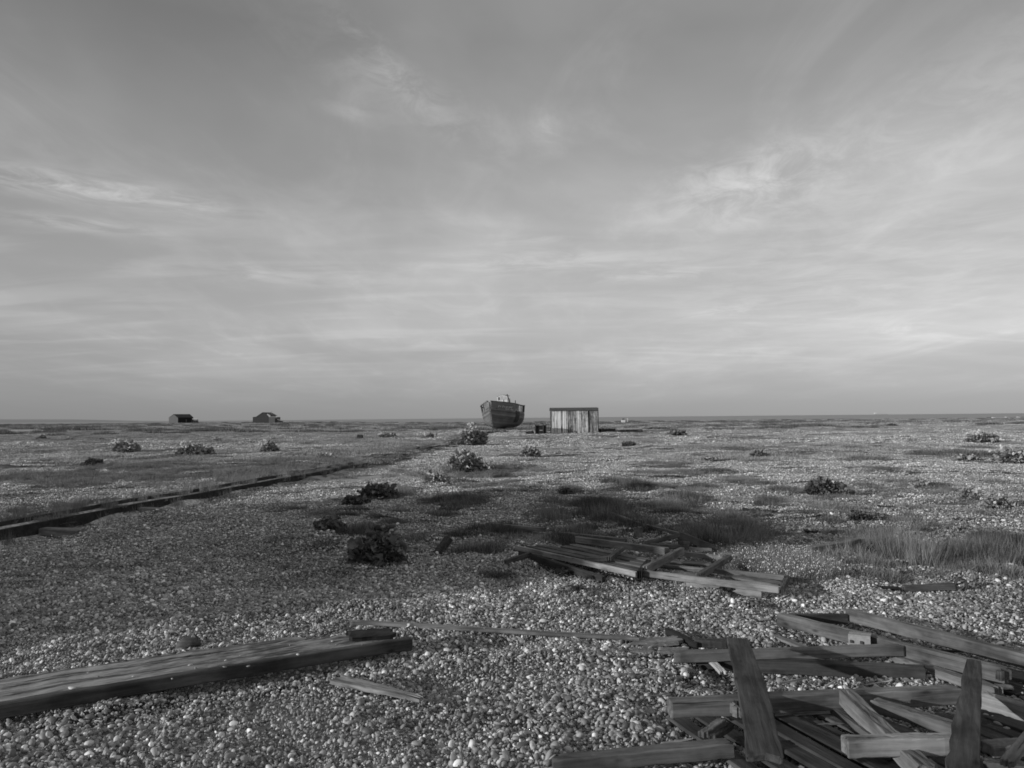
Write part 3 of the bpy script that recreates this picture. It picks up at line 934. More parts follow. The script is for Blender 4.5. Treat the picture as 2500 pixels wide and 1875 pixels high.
# ------------------------------------------------------------------ boat
def build_boat():
    D = 78.0
    p = at_y(1203, D)
    p.z = CAMZ + ray(1200, 1050).z * D
    th = R(14)
    root = empty('fishing_boat', p, 'stranded old clinker-built wooden fishing boat with broken white wheelhouse', 'boat')
    root.rotation_euler = (0, R(-4), -th)      # local +y = towards the stern
    Lb = 8.8; B = 1.86
    def half(s):       # half breadth at the sheer
        t = s / Lb
        return B * (1 - (1 - min(1, t / .42)) ** 2.1) * (1 - .22 * max(0, (t - .55) / .45) ** 2) + .05
    def sheer(s):      # height of deck edge
        t = s / Lb
        return 2.35 - 1.5 * t + 1.05 * t * t
    def keel(s):
        t = s / Lb
        return .12 + .25 * max(0, 1 - t / .06) ** 2
    def sec(s, g):     # g 0 keel .. 1 deck edge
        t = s / Lb
        full = min(1, t / .30)
        e = 1.1 - .70 * full      # V shaped forward, round amidships
        k = keel(s); hh = sheer(s) - k
        hx = half(s) * ((1 - full) * g ** 1.1 + full * (1 - (1 - g) ** 2.5) ** .8)
        hz = k + hh * (g ** (1.0 + .35 * full))
        rake = -(.45 * g) * max(0, 1 - t / .12)
        return hx, s + rake, hz
    nst = 13; ns = 34
    S = [Lb * (i / ns) ** 1.25 for i in range(ns + 1)]
    mb = MB()
    for side in (-1, 1):
        for k in range(nst):
            g0, g1 = k / nst, (k + 1) / nst
            rows = []
            for s in S:
                a = sec(s, g0); b = sec(s, g1)
                lap = .035 * min(1, .3 + s / 1.0) if k else 0
                rows.append(((side * (a[0] + lap), a[1], a[2] - .01), (side * b[0], b[1], b[2])))
            v = []; f = []
            for q in rows: v += [q[0], q[1], (q[0][0] - side * .04, q[0][1], q[0][2])]
            for i in range(len(rows) - 1):
                a = 3 * i
                f += [(a, a + 3, a + 4, a + 1), (a, a + 2, a + 5, a + 3)]
            mb.add([Vector(x) for x in v], f)
    # transom
    v = []; f = []
    for k in range(nst + 1):
        a = sec(Lb, k / nst); v += [Vector((-a[0], a[1], a[2])), Vector((a[0], a[1], a[2]))]
    f = [(2 * k, 2 * k + 1, 2 * k + 3, 2 * k + 2) for k in range(nst)]
    mb.add(v, f)
    hm, nt, b = new_mat('weathered_hull')
    g = N(nt, 'ShaderNodeNewGeometry'); tc = N(nt, 'ShaderNodeTexCoord')
    n = noise(nt, mapping(nt, tc.outputs['Object'], (2, .8, 14)), 1.0, 5, .65)
    n2 = noise(nt, tc.outputs['Object'], .9, 3, .6)
    s = math_n(nt, 'ADD', math_n(nt, 'MULTIPLY', n, .5), math_n(nt, 'MULTIPLY', g.outputs['Random Per Island'], .25))
    s = math_n(nt, 'ADD', s, math_n(nt, 'MULTIPLY', n2, .25))
    lk(nt, ramp(nt, s, [(.28, .06), (.5, .15), (.62, .21), (.8, .4)]), b.inputs['Base Color'])
    hull = mb.build('hull', hm, root)
    # deck
    v = []; f = []
    for i, s in enumerate(S):
        a = sec(s, .93); v += [Vector((-a[0], a[1], a[2])), Vector((a[0], a[1], a[2]))]
        if i: f.append((2 * i - 2, 2 * i - 1, 2 * i + 1, 2 * i))
    mk('deck', v, f, M['wood_mid'], root)
    # stem and keel
    mb = MB()
    pts = [Vector((0, -.52, 2.95)), Vector((0, -.42, 2.2)), Vector((0, -.22, 1.2)), Vector((0, -.05, .5)), Vector((0, .5, .08))]
    for a, b2 in zip(pts, pts[1:]): mb.bar(a, b2, .16, .22, Vector((0, 1, .2)))
    mb.build('stem_post', M['wood_mid'], root)
    mk('keel', *boxm((0, Lb / 2, .04), (.18, Lb - .6, .22)), M['wood_tar'], root)
    # bulwark: stanchions, planks left at the bow, rail
    hb = .70
    def top(s, side, up):
        a = sec(s, 1.0); return Vector((side * (a[0] + .10 * up), a[1] - .15 * up * max(0, 1 - s / 1.2), a[2] + hb * up))
    for side in (-1, 1):
        mb = MB()
        rs = [s for s in S]
        for a, b2 in zip(rs, rs[1:]):
            if side == 1 and a > 8.4: continue
            mb.bar(top(a, side, 1), top(b2, side, 1), .16, .09)
        mb.build('gunwale', M['wood_mid'], root)
        k = .5
        while k < Lb:
            st = MB().bar(top(k, side, -.1), top(k, side, 1.0), .08, .08)
            st.build('stanchion', M['wood_dark'], root)
            k += .74
        # planking remaining
        segs = {1: [(0, 3.9, 0, .96)], -1: [(0, .9, 0, .96)]}[side]
        mb = MB()
        for s0, s1, u0, u1 in segs:
            n2_ = 14
            v = []; f = []
            for i in range(n2_ + 1):
                s = s0 + (s1 - s0) * i / n2_
                for j in range(4):
                    v.append(top(s, side, u0 + (u1 - u0) * j / 3) + Vector((side * (.06 if j % 2 else .075), 0, 0)))
            for i in range(n2_):
                for j in range(3):
                    a = i * 4 + j; f.append((a, a + 4, a + 5, a + 1))
            mb.add(v, f)
        mb.build('bulwark', hm, root)
    # dark repair sheet on the starboard bow
    v = []; f = []
    for i in range(7):
        s = 3.0 + 1.6 * i / 6
        for j in range(7):
            g_ = .42 + .56 * j / 6; a = sec(s, g_)
            v.append(Vector((a[0] + .055, a[1], a[2])))
    for i in range(6):
        for j in range(6):
            a = i * 7 + j; f.append((a, a + 7, a + 8, a + 1))
    mk('repair_sheet', v, f, M['wood_dark'], root)
    # flaking painted letters on the bow, no longer readable
    mb = MB(); rr = random.Random(12)
    for k in range(9):
        s = .55 + k * .19
        a = top(s, 1, .12 + .1 * (k % 2)) + Vector((.095, 0, 0))
        b2 = top(s + .05, 1, .42 + rr.uniform(-.1, .12)) + Vector((.095, 0, 0))
        mb.bar(a, b2, .02, .045)
        if k % 2 == 0: mb.bar(b2, top(s + .14, 1, .3) + Vector((.097, 0, 0)), .02, .04)
    mb.build('faded_lettering', M['white'], root)
    # wheelhouse: low broken white cabin top with an arched roof and window holes
    wx, wy, wz = -.1, 5.4, sheer(5.4) + .68
    mb = MB()
    W_, Hh = 1.15, 1.25
    mb.box((wx, wy, wz + .42), (W_, .07, .75))
    for k, xx in enumerate((-.54, -.2, .18, .54)):
        mb.box((wx + xx, wy, wz + 1.0), (.07, .07, .42))
    for i in range(6):
        a = -1 + 2 * i / 6; c = -1 + 2 * (i + 1) / 6
        mb.bar((wx + a * .6, wy, wz + 1.28 - .16 * a * a), (wx + c * .6, wy, wz + 1.28 - .16 * c * c), .10, .10)
    mb.box((wx - .6, wy + .55, wz + .6), (.06, 1.1, 1.1)); mb.box((wx + .6, wy + .55, wz + .5), (.06, 1.1, .85))
    wh = mb.build('wheelhouse', M['white'], root)
    mb = MB()
    for i in range(6):
        a = -1 + 2 * i / 6; c = -1 + 2 * (i + 1) / 6
        mb.bar((wx + (a + c) * .3, wy - .02, wz + 1.36 - .16 * ((a + c) / 2) ** 2), (wx + (a + c) * .3, wy + 1.1, wz + 1.36 - .16 * ((a + c) / 2) ** 2), .22, .03)
    mb.build('roof', M['wood_mid'], wh)
    mb = MB(); mb.bar((wx + .62, wy - .15, wz + 1.38), (wx + .98, wy - .4, wz + .15), .10, .07)
    mb.build('leaning_board', M['wood_dark'], root)
    mb = MB(); mb.bar((-.45, .1, 2.75), (-.45, .1, 3.15), .12, .12); mb.bar((-.62, .1, 3.02), (-.28, .1, 3.02), .08, .08)
    mb.build('bollard', M['wood_dark'], root)
    for (x, y, z, h_, w_) in ((.5, 3.2, 2.0, 1.25, .07), (-.9, 6.5, 1.9, 1.5, .08), (.9, 6.9, 1.9, 1.3, .07)):
        mb = MB(); mb.bar((x, y, z), (x + .12, y, z + h_), w_, w_); mb.build('broken_post', M['wood_dark'], root)
    mk('winch_drum', *boxm((.35, 2.4, 2.35), (.8, .5, .75)), M['rust'], root)
    # chocks
    c = at_y(1224, D - .8)
    z = CAMZ + ray(1224, 1054).z * (D - .8)
    o = mk('timber_skid', *boxm((0, 0, 0), (2.3, .35, .26)), M['wood_pale'])
    o.location = (c.x + .05, c.y, z); o.rotation_euler = (0, R(-.6), R(3)); tag(o, 'pale squared timber skid lying under the bow of the boat', 'skid')
    o = mk('timber_chock', *boxm((0, 0, 0), (.55, .6, .55)), M['wood_tar'])
    c = at_y(1252, D); o.location = (c.x + .05, c.y + .5, z + .05); tag(o, 'black block propping the right side of the boat', 'chock')
build_boat()

# ------------------------------------------------------------------ wooden hut
def build_hut():
    D = 62.0
    def zat(py, px=1400): return CAMZ + ray(px, py).z * D
    x0 = ray(1345, 1040).x * D; x1 = ray(1459, 1040).x * D
    zb = zat(1061, 1400); zt = zat(997, 1400)
    W_ = x1 - x0; Hh = zt - zb
    root = empty('wooden_hut', (x0, D, zb), 'small flat-roofed hut of peeling pale vertical boards, right of the boat', 'hut')
    root.rotation_euler = (0, 0, R(-4))
    m, nt, b = new_mat('peeling_boards')
    g = N(nt, 'ShaderNodeNewGeometry'); tc = N(nt, 'ShaderNodeTexCoord')
    n = noise(nt, mapping(nt, tc.outputs['Object'], (9, 9, .8)), 1.3, 5, .7, .6)
    n2 = noise(nt, tc.outputs['Object'], 2.5, 4, .7)
    s = math_n(nt, 'ADD', math_n(nt, 'MULTIPLY', n, .55), math_n(nt, 'MULTIPLY', n2, .2))
    s = math_n(nt, 'ADD', s, math_n(nt, 'MULTIPLY', g.outputs['Random Per Island'], .25))
    lk(nt, ramp(nt, s, [(.36, .07), (.43, .24), (.49, .5), (.60, .8)]), b.inputs['Base Color'])
    bump(nt, b, n, .6, .02)
    rr = random.Random(3)
    mb = MB(); x = 0.0
    ws = [.26, .24, .12, .14, .12, .14, .12, .15, .24, .10, .24, .12, .20, .12, .26, .26, .07, .28, .22, .14]
    tot = sum(ws); 
    for k, w in enumerate(ws):
        w = w / tot * W_
        dz = rr.uniform(-.05, .03)
        if k != 16:
            mb.box((x + w / 2, rr.uniform(-.012, .012), Hh / 2 - .05 + dz / 2), (w - .032, .035, Hh - .2 + dz), Matrix.Rotation(rr.uniform(-.004, .004), 3, 'Y'))
        x += w
    mb.build('front_wall', m, root)
    mk('backing', *boxm((W_ / 2, .10, Hh / 2 - .1), (W_ - .06, .08, Hh - .25)), M['dark'], root)
    mb = MB()
    for k in range(10):
        mb.box((rr.uniform(-.01, .01) - .02, .13 + k * .25, Hh / 2 - .06), (.03, .235, Hh - .22))
    mb.build('side_wall', M['grey_wall'], root)
    mb = MB()
    for k in range(10):
        mb.box((W_ + .02, .13 + k * .25, Hh / 2 - .06), (.03, .235, Hh - .22))
    mb.build('side_wall', M['grey_wall'], root)
    mk('rear_wall', *boxm((W_ / 2, 2.6, Hh / 2 - .06), (W_, .05, Hh - .22)), M['grey_wall'], root)
    # corrugated eave sheet and roof
    v = []; f = []
    nn = 120
    for i in range(nn + 1):
        x = -.14 + (W_ + .20) * i / nn; dz = .015 * math.sin(i * math.pi / 1.5)
        v += [(x, -.13 + dz, Hh - .19), (x + (.10 if i == 0 else 0), -.10 + dz, Hh + .02), (x + (.16 if i == 0 else 0), 2.75, Hh + .10 + dz)]
    for i in range(nn):
        a = 3 * i; f += [(a, a + 3, a + 4, a + 1), (a + 1, a + 4, a + 5, a + 2)]
    mk('roof', v, f, M['grey_roof'], root)
    mk('corner_post', *boxm((W_ + .02, -.05, Hh / 2 - .03), (.09, .07, Hh - .1)), M['wood_dark'], root)
    mk('corner_post', *boxm((-.03, -.04, Hh / 2 - .05), (.06, .07, Hh - .3)), M['wood_mid'], root)
build_hut()

# winch box beside the hut
def build_winch():
    D = 60.6
    def zat(py, px=1320): return CAMZ + ray(px, py).z * D
    x0 = ray(1306, 1040).x * D; zb = zat(1061); W_ = (ray(1334, 1040).x * D) - x0
    h = zat(1036) - zb
    root = empty('winch_box', (x0, D, zb), 'dark open-framed winch box standing left of the wooden hut', 'winch')
    mk('body', *boxm((W_ / 2, .45, h / 2 - .02), (W_ - .1, .8, h - .12)), M['wood_tar'], root)
    for x in (.04, W_ * .72, W_ * .98):
        mk('post', *boxm((x, -.02, h / 2 - .02), (.07, .09, h + .02)), M['wood_dark'], root)
    mb = MB(); mb.bar((-.05, .2, h - .03), (W_ * .7, .3, h + .03), .5, .05); mb.bar((W_ * .45, .1, h + .12), (W_ + .2, .25, h - .02), .2, .05)
    mb.build('lid', M['wood_mid'], root)
    mb = MB(); mb.bar((W_ * .95, .3, h - .05), (W_ + .05, .3, h + .2), .05, .05); mb.bar((W_ * .4, .0, h * .42), (W_ * .66, -.02, h * .42), .06, .07)
    mb.build('lever', M['metal'], root)
build_winch()

# driftwood beside the hut
for (a, b, w, t, mt, lb) in [
    ((1462, 1056), (1500, 1052), .35, .45, 'wood_tar', 'dark lump of timber against the right corner of the hut'),
    ((1490, 1060), (1570, 1058), .22, .12, 'wood_dark', 'dark plank lying on the ground right of the hut'),
    ((1512, 1047), (1568, 1045), .15, .08, 'wood_tar', 'thin dark pole lying behind the plank right of the hut'),
    ((1500, 1064), (1545, 1061), .15, .08, 'wood_mid', 'grey plank in front of the dark plank right of the hut')]:
    v0 = at_y(a[0], 62 if a[1] > 1050 else 66); v1 = at_y(b[0], 63 if a[1] > 1050 else 66.5)
    v0.z += .12; v1.z += .12
    board('driftwood_plank' if mt != 'wood_tar' or w < .3 else 'timber_lump', v0, v1, w, t, mt, lb, 'driftwood', rag0=.2, rag1=.2, bevel=False)
for (a, b, w, t, mt, lb) in [
    ((1262, 66), (1300, 64), .3, .12, 'wood_tar', 'dark plank on the ground between the boat and the winch box'),
    ((1283, 61), (1304, 61), .2, .25, 'wood_tar', 'dark short timber touching the left foot of the winch box')]:
    v0 = at_y(a[0], a[1]); v1 = at_y(b[0], b[1]); v0.z += .1; v1.z += .12
    board('driftwood_plank', v0, v1, w, t, mt, lb, 'driftwood', rag0=.2, rag1=.2, bevel=False)
o = board('stump_post', at_y(878, 52) + Vector((0, 0, -.1)), at_y(878, 52) + Vector((.03, 0, .34)), .42, .35, 'wood_dark', 'short dark stump post in the grass left of the boat', 'post', bevel=False)

# ------------------------------------------------------------------ far sheds
def gable(name, px0, px1, ytop, yeave, ybase, D, label, rz, depth, wall, roof, ridge_along_x, extra=None):
    def zat(py): return CAMZ + ray((px0 + px1) / 2, py).z * D
    x0 = ray(px0, 1030).x * D; x1 = ray(px1, 1030).x * D
    zb = zat(ybase) - .3; ze = zat(yeave); zt = zat(ytop); W_ = x1 - x0
    return x0, x1, zb, ze, zt, W_

def shed_one():
    D = 215.0
    x0, x1, zb, ze, zt, W_ = gable('s', 412, 461, 1011, 1019, 1035, D, '', 0, 0, None, None, None)
    root = empty('shed', ((x0 + x1) / 2, D, zb), 'left one of two dark sheds on the skyline, with its sunlit end wall toned paler', 'shed')
    h = ze - zb; r = zt - zb
    a = x0 - root.location.x; c = x1 - root.location.x; m = a + W_ * .55
    # left end wall coloured lit grey, right side turned away coloured with its shade
    y1 = 2.2
    v = [(a, 0, 0), (m, -1.2, 0), (m, -1.2, h), (a, 0, h), (a + W_ * .28, -.5, r)]
    mk('end_wall', [Vector(q) for q in v], [(0, 1, 2, 4, 3)], plain('sunlit_end_wall', .10, .2, 3, .8), root)
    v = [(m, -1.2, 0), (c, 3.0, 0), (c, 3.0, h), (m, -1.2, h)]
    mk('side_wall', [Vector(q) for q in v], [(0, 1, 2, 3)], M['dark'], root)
    v = [(m - .05, -1.35, h - .1), (c + .1, 3.0, h - .1), (a + W_ * .75, 4.0, r), (a + W_ * .28, -.6, r), (a - .1, 0, h - .1), (a + W_ * .4, 5, h)]
    mk('roof', [Vector(q) for q in v], [(0, 1, 2, 3), (3, 2, 5, 4)], M['black_wall'], root)
    v = [(a, 0, 0), (a + W_ * .4, 5, 0), (c, 3.0, 0), (a, 0, h), (a + W_ * .4, 5, h), (c, 3.0, h)]
    mk('rear_wall', [Vector(q) for q in v], [(1, 0, 3, 4), (2, 1, 4, 5)], M['black_wall'], root)
    mk('window', *boxm((m + (c - m) * .52, .95, h * .5), (.45, .1, .95)), M['grey_wall'], root)
    # little winch frame next door
    xq = ray(467, 1030).x * D
    root2 = empty('winch_stand', (xq, D, zb + .3), 'small slatted winch frame to the right of the left shed', 'winch')
    for xx, lean in ((0, .35), (.7, .1), (1.4, -.05), (2.1, -.3)):
        mb = MB(); mb.bar((xx, 0, 0), (xx + lean, 0, 1.35), .16, .16); mb.build('post', M['wood_dark'], root2)
    mk('top_board', *boxm((1.15, 0, 1.42), (1.6, .5, .14)), M['white'], root2)
    mk('drum', *boxm((1.1, .3, .6), (1.3, .5, .8)), M['black_wall'], root2)
shed_one()

def shed_two():
    D = 215.0
    x0, x1, zb, ze, zt, W_ = gable('s', 617, 677, 1007, 1018, 1034, D, '', 0, 0, None, None, None)
    root = empty('gabled_shed', (x0, D, zb), 'right one of two dark sheds on the skyline, steep gable with a low extension', 'shed')
    h = ze - zb; r = zt - zb
    pm = W_ / 60.0
    g0, g1 = 9 * pm, 38 * pm; ax = 26.5 * pm
    v = [(0, 0, 0), (39 * pm, 0, 0), (39 * pm, 0, h + 1.5 * pm), (29 * pm, 0, r), (24 * pm, 0, r), (9 * pm, 0, h + 1 * pm), (0, 0, h)]
    mk('front_wall', [Vector(q) for q in v], [tuple(range(7))], M['black_wall'], root)
    v = [(29 * pm, -.1, r + .05), (24 * pm, -.1, r + .05), (24 * pm, 6, r + .05), (29 * pm, 6, r + .05), (45 * pm, -.1, h + 3 * pm), (45 * pm, 6, h + 3 * pm), (8 * pm, -.1, h + .5 * pm), (8 * pm, 6, h + .5 * pm), (-.1, -.1, h + .02), (-.1, 6, h + .02)]
    mk('roof', [Vector(q) for q in v], [(0, 1, 2, 3), (0, 3, 5, 4), (1, 6, 7, 2), (6, 8, 9, 7)], M['grey_roof'], root)
    mk('rear_wall', *boxm((19.5 * pm, 5.9, h / 2), (39 * pm, .1, h)), M['black_wall'], root)
    mk('side_wall', *boxm((.05, 3, h / 2), (.1, 5.9, h - .05)), M['black_wall'], root)
    mb = MB(); mb.box((49 * pm, 1.5, h / 2 - .05), (21 * pm, 3, h)); mb.build('extension', M['grey_wall'], root)
    mk('door', *boxm((57 * pm, -.05, h * .42), (5 * pm, .12, h * .8)), M['dark'], root)
    mk('roof_box', *boxm((45.5 * pm, 1.6, h + 2.6 * pm), (8 * pm, 2, 3.6 * pm)), M['grey_wall'], root)
    mb = MB(); mb.bar((42 * pm, 1.5, h + 4 * pm), (42 * pm, 1.5, h + 14 * pm), .06, .06); mb.bar((40.5 * pm, 1.5, h + 12.5 * pm), (44.5 * pm, 1.5, h + 13 * pm), .05, .05); mb.bar((41 * pm, 1.5, h + 9.5 * pm), (43.5 * pm, 1.5, h + 9.7 * pm), .05, .05)
    mb.build('aerial', M['metal'], root)
    # lean-to trailer
    root2 = empty('boat_trailer', (x1 + .1, D, zb + .3), 'small low trailer with a slanting load right of the gabled shed', 'trailer')
    mb = MB(); mb.bar((0, 0, 1.15), (1.8, 0, .7), .8, .12); mb.build('frame', M['metal'], root2)
    for xx in (.5, 1.4):
        mb = MB(); mb.bar((xx, 0, 0), (xx + .1, 0, .85), .14, .14); mb.build('leg', M['wood_dark'], root2)
    mk('load', *boxm((.7, .3, .55), (1.1, .5, .4)), M['black_wall'], root2)
shed_two()

# small white marker and rowing boats near the shore
def far_marker():
    D = 205.0
    p = at_y(1517, D)
    root = empty('white_cabin', p, 'tiny white cabin and post by the shore right of the hut', 'cabin')
    mk('wall', *boxm((.55, 0, .35), (1.0, .8, .9)), M['white'], root)
    mk('roof', [(0, -.5, .8), (1.1, -.5, .8), (.55, -.5, 1.2), (0, .5, .8), (1.1, .5, .8), (.55, .5, 1.2)], [(0, 1, 2), (5, 4, 3), (0, 2, 5, 3), (2, 1, 4, 5)], M['grey_roof'], root)
    mk('post', *boxm((1.7, 0, .45), (.25, .25, 1.5)), M['white'], root)
far_marker()
def dinghy(px, D, L, label, s=1.0):
    p = at_y(px, D); root = empty('dinghy', p, label, 'dinghy', 'small pale boats drawn up near the shore')
    v = []; f = []
    for i in range(9):
        t = i / 8; w = .55 * math.sin(math.pi * min(1, .15 + .85 * t) * .62 + .2) * (1 if t > .1 else .6); z = .55 + .25 * (1 - t) ** 2
        if i == 0: w = .03
        v += [(-L / 2 + L * t, -w, z), (-L / 2 + L * t, -w * .55, .02), (-L / 2 + L * t, w * .55, .02), (-L / 2 + L * t, w, z)]
        if i:
            a = 4 * (i - 1); f += [(a + k, a + 4 + k, a + 5 + k, a + 1 + k) for k in range(3)]
    f.append((32, 33, 34, 35))
    mk('hull', v, f, M['white'], root); mk('thwart', *boxm((0, 0, .45), (.25, .9, .05)), M['wood_mid'], root)
    root.rotation_euler = (0, 0, R(random.uniform(-25, 25))); root.scale = (1, 1, .55)
dinghy(2162, 190, 1.5, 'small pale dinghy in distant scrub, left of the row by the shore')
dinghy(2428, 245, 1.5, 'left one of three tiny white dinghies by the shore at far right')
dinghy(2461, 246, 2.2, 'largest and middle one of three tiny white dinghies by the shore at far right')
dinghy(2488, 247, 1.3, 'right one of three tiny white dinghies by the shore at far right')

def ship():
    D = 9000.0; x = ray(2150, 1010).x * D; z = -4.4
    root = empty('cargo_ship', (x, D, z), 'faint cargo ship on the sea horizon at far right', 'ship')
    v = [(-80, 0, 0), (80, 0, 0), (88, 0, 11), (-84, 0, 11), (-80, 20, 0), (80, 20, 0), (88, 20, 11), (-84, 20, 11)]
    mk('hull', v, [(0, 1, 2, 3), (5, 4, 7, 6), (3, 2, 6, 7), (1, 5, 6, 2), (4, 0, 3, 7)], plain('hazy_hull', .3, .05, .01), root)
    mk('bridge', *boxm((-62, 10, 20), (22, 14, 18)), M['white'], root)
ship()

# ------------------------------------------------------------------ timber: the left slab
def left_slab():
    a = at(-60, 1738, .05); 
    p0 = at(-40, 1722, .135); p1 = at(1012, 1556, .125)
    root = empty('broken_timber_slab', at(400, 1680), 'long heavy weathered timber slab with a thick front edge, lower left', 'timber')
    L = (p1 - p0).length
    fr = frame_mat(p0, p1)
    inv = Matrix.Translation(-root.location)
    # edge beam
    v, f = plate(L, .055, .078, 901, nx=22, ny=2, rag0=.02, rag1=.05, bow=.008)
    o = mk('edge_beam', v, f, M['wood_sleeper'], root); o.matrix_local = inv @ fr @ Matrix.Translation((0, 0, -.039))
    b = o.modifiers.new('bevel', 'BEVEL'); b.width = .006; b.limit_method = 'ANGLE'
    m, nt, b = new_mat('rotten_board')
    tc = N(nt, 'ShaderNodeTexCoord')
    n1 = noise(nt, mapping(nt, tc.outputs['Object'], (5, 48, 30)), 1.0, 6, .7, .3)
    n2 = noise(nt, mapping(nt, tc.outputs['Object'], (3.2, 13, 13)), 1.0, 4, .65, .4)
    n3 = noise(nt, tc.outputs['Object'], 60, 2, .5)
    s = math_n(nt, 'ADD', math_n(nt, 'MULTIPLY', n1, .5), math_n(nt, 'MULTIPLY', n2, .5))
    cc = ramp(nt, s, [(.40, .025), (.465, .09), (.52, .22), (.64, .38)])
    lk(nt, cc, b.inputs['Base Color']); bump(nt, b, n1, .7, .008)
    for k, (y0, y1, dz, x0, xl, rg, rb) in enumerate([(.034, .19, -.004, 0, L - .10, .10, 0), (.210, .36, -.012, 0, L - .30, .16, .0), (.385, .53, -.022, 0, L - .62, .30, .06)]):
        v, f = plate(xl, y1 - y0, .03, 930 + k, nx=46, ny=5, rag0=.02, rag1=rg, ragb=rb, bow=.004)
        o = mk('top_board', v, f, m, root)
        o.matrix_local = inv @ fr @ Matrix.Translation((x0, (y0 + y1) / 2, dz - .014)) @ Matrix.Rotation(R((1.0, -1.5, -2.5)[k]), 4, 'X')
        bv = o.modifiers.new('bevel', 'BEVEL'); bv.width = .004; bv.limit_method = 'ANGLE'
    # dark end piece standing up at the right end
    v, f = plate(.34, .16, .03, 905, nx=8, ny=5, rag0=.06, rag1=.05, ragb=.05)
    o = mk('end_board', v, f, M['wood_tar'], root)
    o.matrix_local = inv @ fr @ Matrix.Translation((L - .42, .20, .022)) @ Matrix.Rotation(R(-14), 4, 'Z') @ Matrix.Rotation(R(6), 4, 'X')
left_slab()

# stones lying on the slab
M['stone_pale'] = plain('pale_stone', .55, .2, 30, .6)
for k, (px, py, s) in enumerate([(175, 1677, .022), (465, 1621, .016), (478, 1628, .012), (548, 1626, .014), (606, 1624, .012), (727, 1596, .014), (812, 1563, .013), (823, 1571, .012), (587, 1598, .008), (215, 1640, .008), (326, 1649, .01), (240, 1650, .008), (708, 1573, .008), (885, 1572, .009), (550, 1610, .009), (420, 1655, .008)]):
    v, f = stone_shape(820 + k, 2)
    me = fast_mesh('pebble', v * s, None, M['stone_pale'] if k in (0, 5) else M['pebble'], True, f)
    o = bpy.data.objects.new('pebble', me); C.objects.link(o)
    p = at(px, py, .14); o.location = p + Vector((0, 0, -.005)); o.rotation_euler = (0, 0, k)
    if k == 0: tag(o, 'bright white pebble near the left end of the timber slab', 'pebble')
    else: tag(o, 'small pebble lying on the timber slab among other loose ones', 'pebble', 'loose pebbles on the timber slab')

v, f = stone_shape(1200, 3)
me = fast_mesh('dark_lump', v * np.array([.10, .08, .12]), None, M['wood_dark'], True, f)
o = bpy.data.objects.new('dark_lump', me); C.objects.link(o); o.location = at(455, 1576, .0); tag(o, 'dark rounded lump of wood behind the slab', 'wood lump')
board('split_board', (816, 1657, .055), (1034, 1710, .05), .12, .022, 'wood_light', 'short pale split board on the shingle below the slab', 'board', rag0=.03, rag1=.10, taper=.45)
board('long_lath', (850, 1518, .06), (1570, 1560, .05), .065, .022, 'wood_mid', 'long thin lath from behind the slab to the right-hand heap', 'lath', nx=16, bow=-.01, taper=.9, sweep=.04, rag0=.1, rag1=.1)

# ------------------------------------------------------------------ timber: near heap on the right
G = 'loose timbers of the near heap'
def nb(name, a, b, w, t, mat, label, cat='timber', **kw):
    return board(name, a, b, w, t, mat, label, cat, **kw)

# slatted panel on the ground
def slats():
    root = empty('slatted_panel', at(1990, 1800), 'collapsed panel of dark parallel boards lying under the near heap', 'panel')
    r = random.Random(31)
    d = Vector((.36, -1.0, 0)).normalized()
    for k in range(19):
        x = .84 + k * .122 + r.uniform(-.015, .015)
        y0 = 4.0 - .012 * k + r.uniform(-.03, .05)
        if k < 2: y0 -= .08
        if k in (9,): continue
        a = Vector((x, y0, Hs(x, y0) + .035 + r.uniform(-.006, .012)))
        L = 1.75 + r.uniform(-.1, .1)
        dd = (d + Vector((r.uniform(-.03, .03), 0, 0))).normalized()
        b = a + dd * L; b.z = Hs(b.x, b.y) + .055 + r.uniform(-.006, .012)
        board('slat', a, b, .098 + r.uniform(-.01, .008), .02, r.choice(['wood_dark', 'wood_deep', 'wood_dark']), parent=root, rag0=.03, rag1=.02, roll=R(r.uniform(-5, 5)))
    mk_b = board('cross_batten', Vector((.95, 3.1, .02)), Vector((3.1, 3.0, .02)), .06, .03, 'wood_tar', parent=root)
slats()
nb('long_beam', (1632, 1729, .15), (2348, 1696, .17), .07, .08, 'wood_light', 'long pale beam crossing the near heap from left to right', bow=.006, nx=16, rag0=.01)
nb('wood_block', (1779, 1728, .165), (1806, 1727, .165), .13, .045, 'wood_light', 'small block fixed to the front of the long pale beam', cat='block')
nb('leaning_plank', (1800, 1562, .26), (1872, 1856, .20), .125, .032, 'wood_deep', 'wide dark plank leaning over the beams, towards the camera', sweep=.012, bow=-.01, rag0=.02, rag1=.03, taper=1.22)
nb('upright_plank', (2375, 1620, .30), (2348, 1905, .24), .075, .05, 'wood_deep', 'dark ragged plank standing up in front of the heap at right', taper=1.5, rag0=.02, ragb=.0, ragf=.014, nx=16)
nb('front_beam', (2058, 1823, .17), (2345, 1816, .18), .065, .076, 'wood_light', 'short pale beam ending behind the ragged upright plank', rag0=.015)
nb('diagonal_beam', (2062, 1698, .19), (2270, 1900, .12), .075, .075, 'wood_mid', 'square beam slanting down from the long pale beam under the short one', rag0=.02)
nb('thin_plank', (2036, 1732, .12), (2150, 1812, .12), .05, .03, 'wood_mid', 'thin plank just left of the square slanting beam')
nb('tapered_beam', (2122, 1716, .19), (2350, 1787, .15), .07, .055, 'wood_light', 'tapered pale beam slanting to the ragged upright plank', rag0=.04, taper=.9)
nb('edge_plank', (1880, 1739, .06), (2035, 1731, .06), .05, .03, 'wood_pale', 'thin pale plank edge peeping under the long pale beam')
nb('bottom_beam', (1342, 1868, .05), (1790, 1826, .10), .07, .065, 'wood_mid', 'grey beam with chewed end at the bottom edge of the picture', rag0=.12, rag1=.05, nx=14)
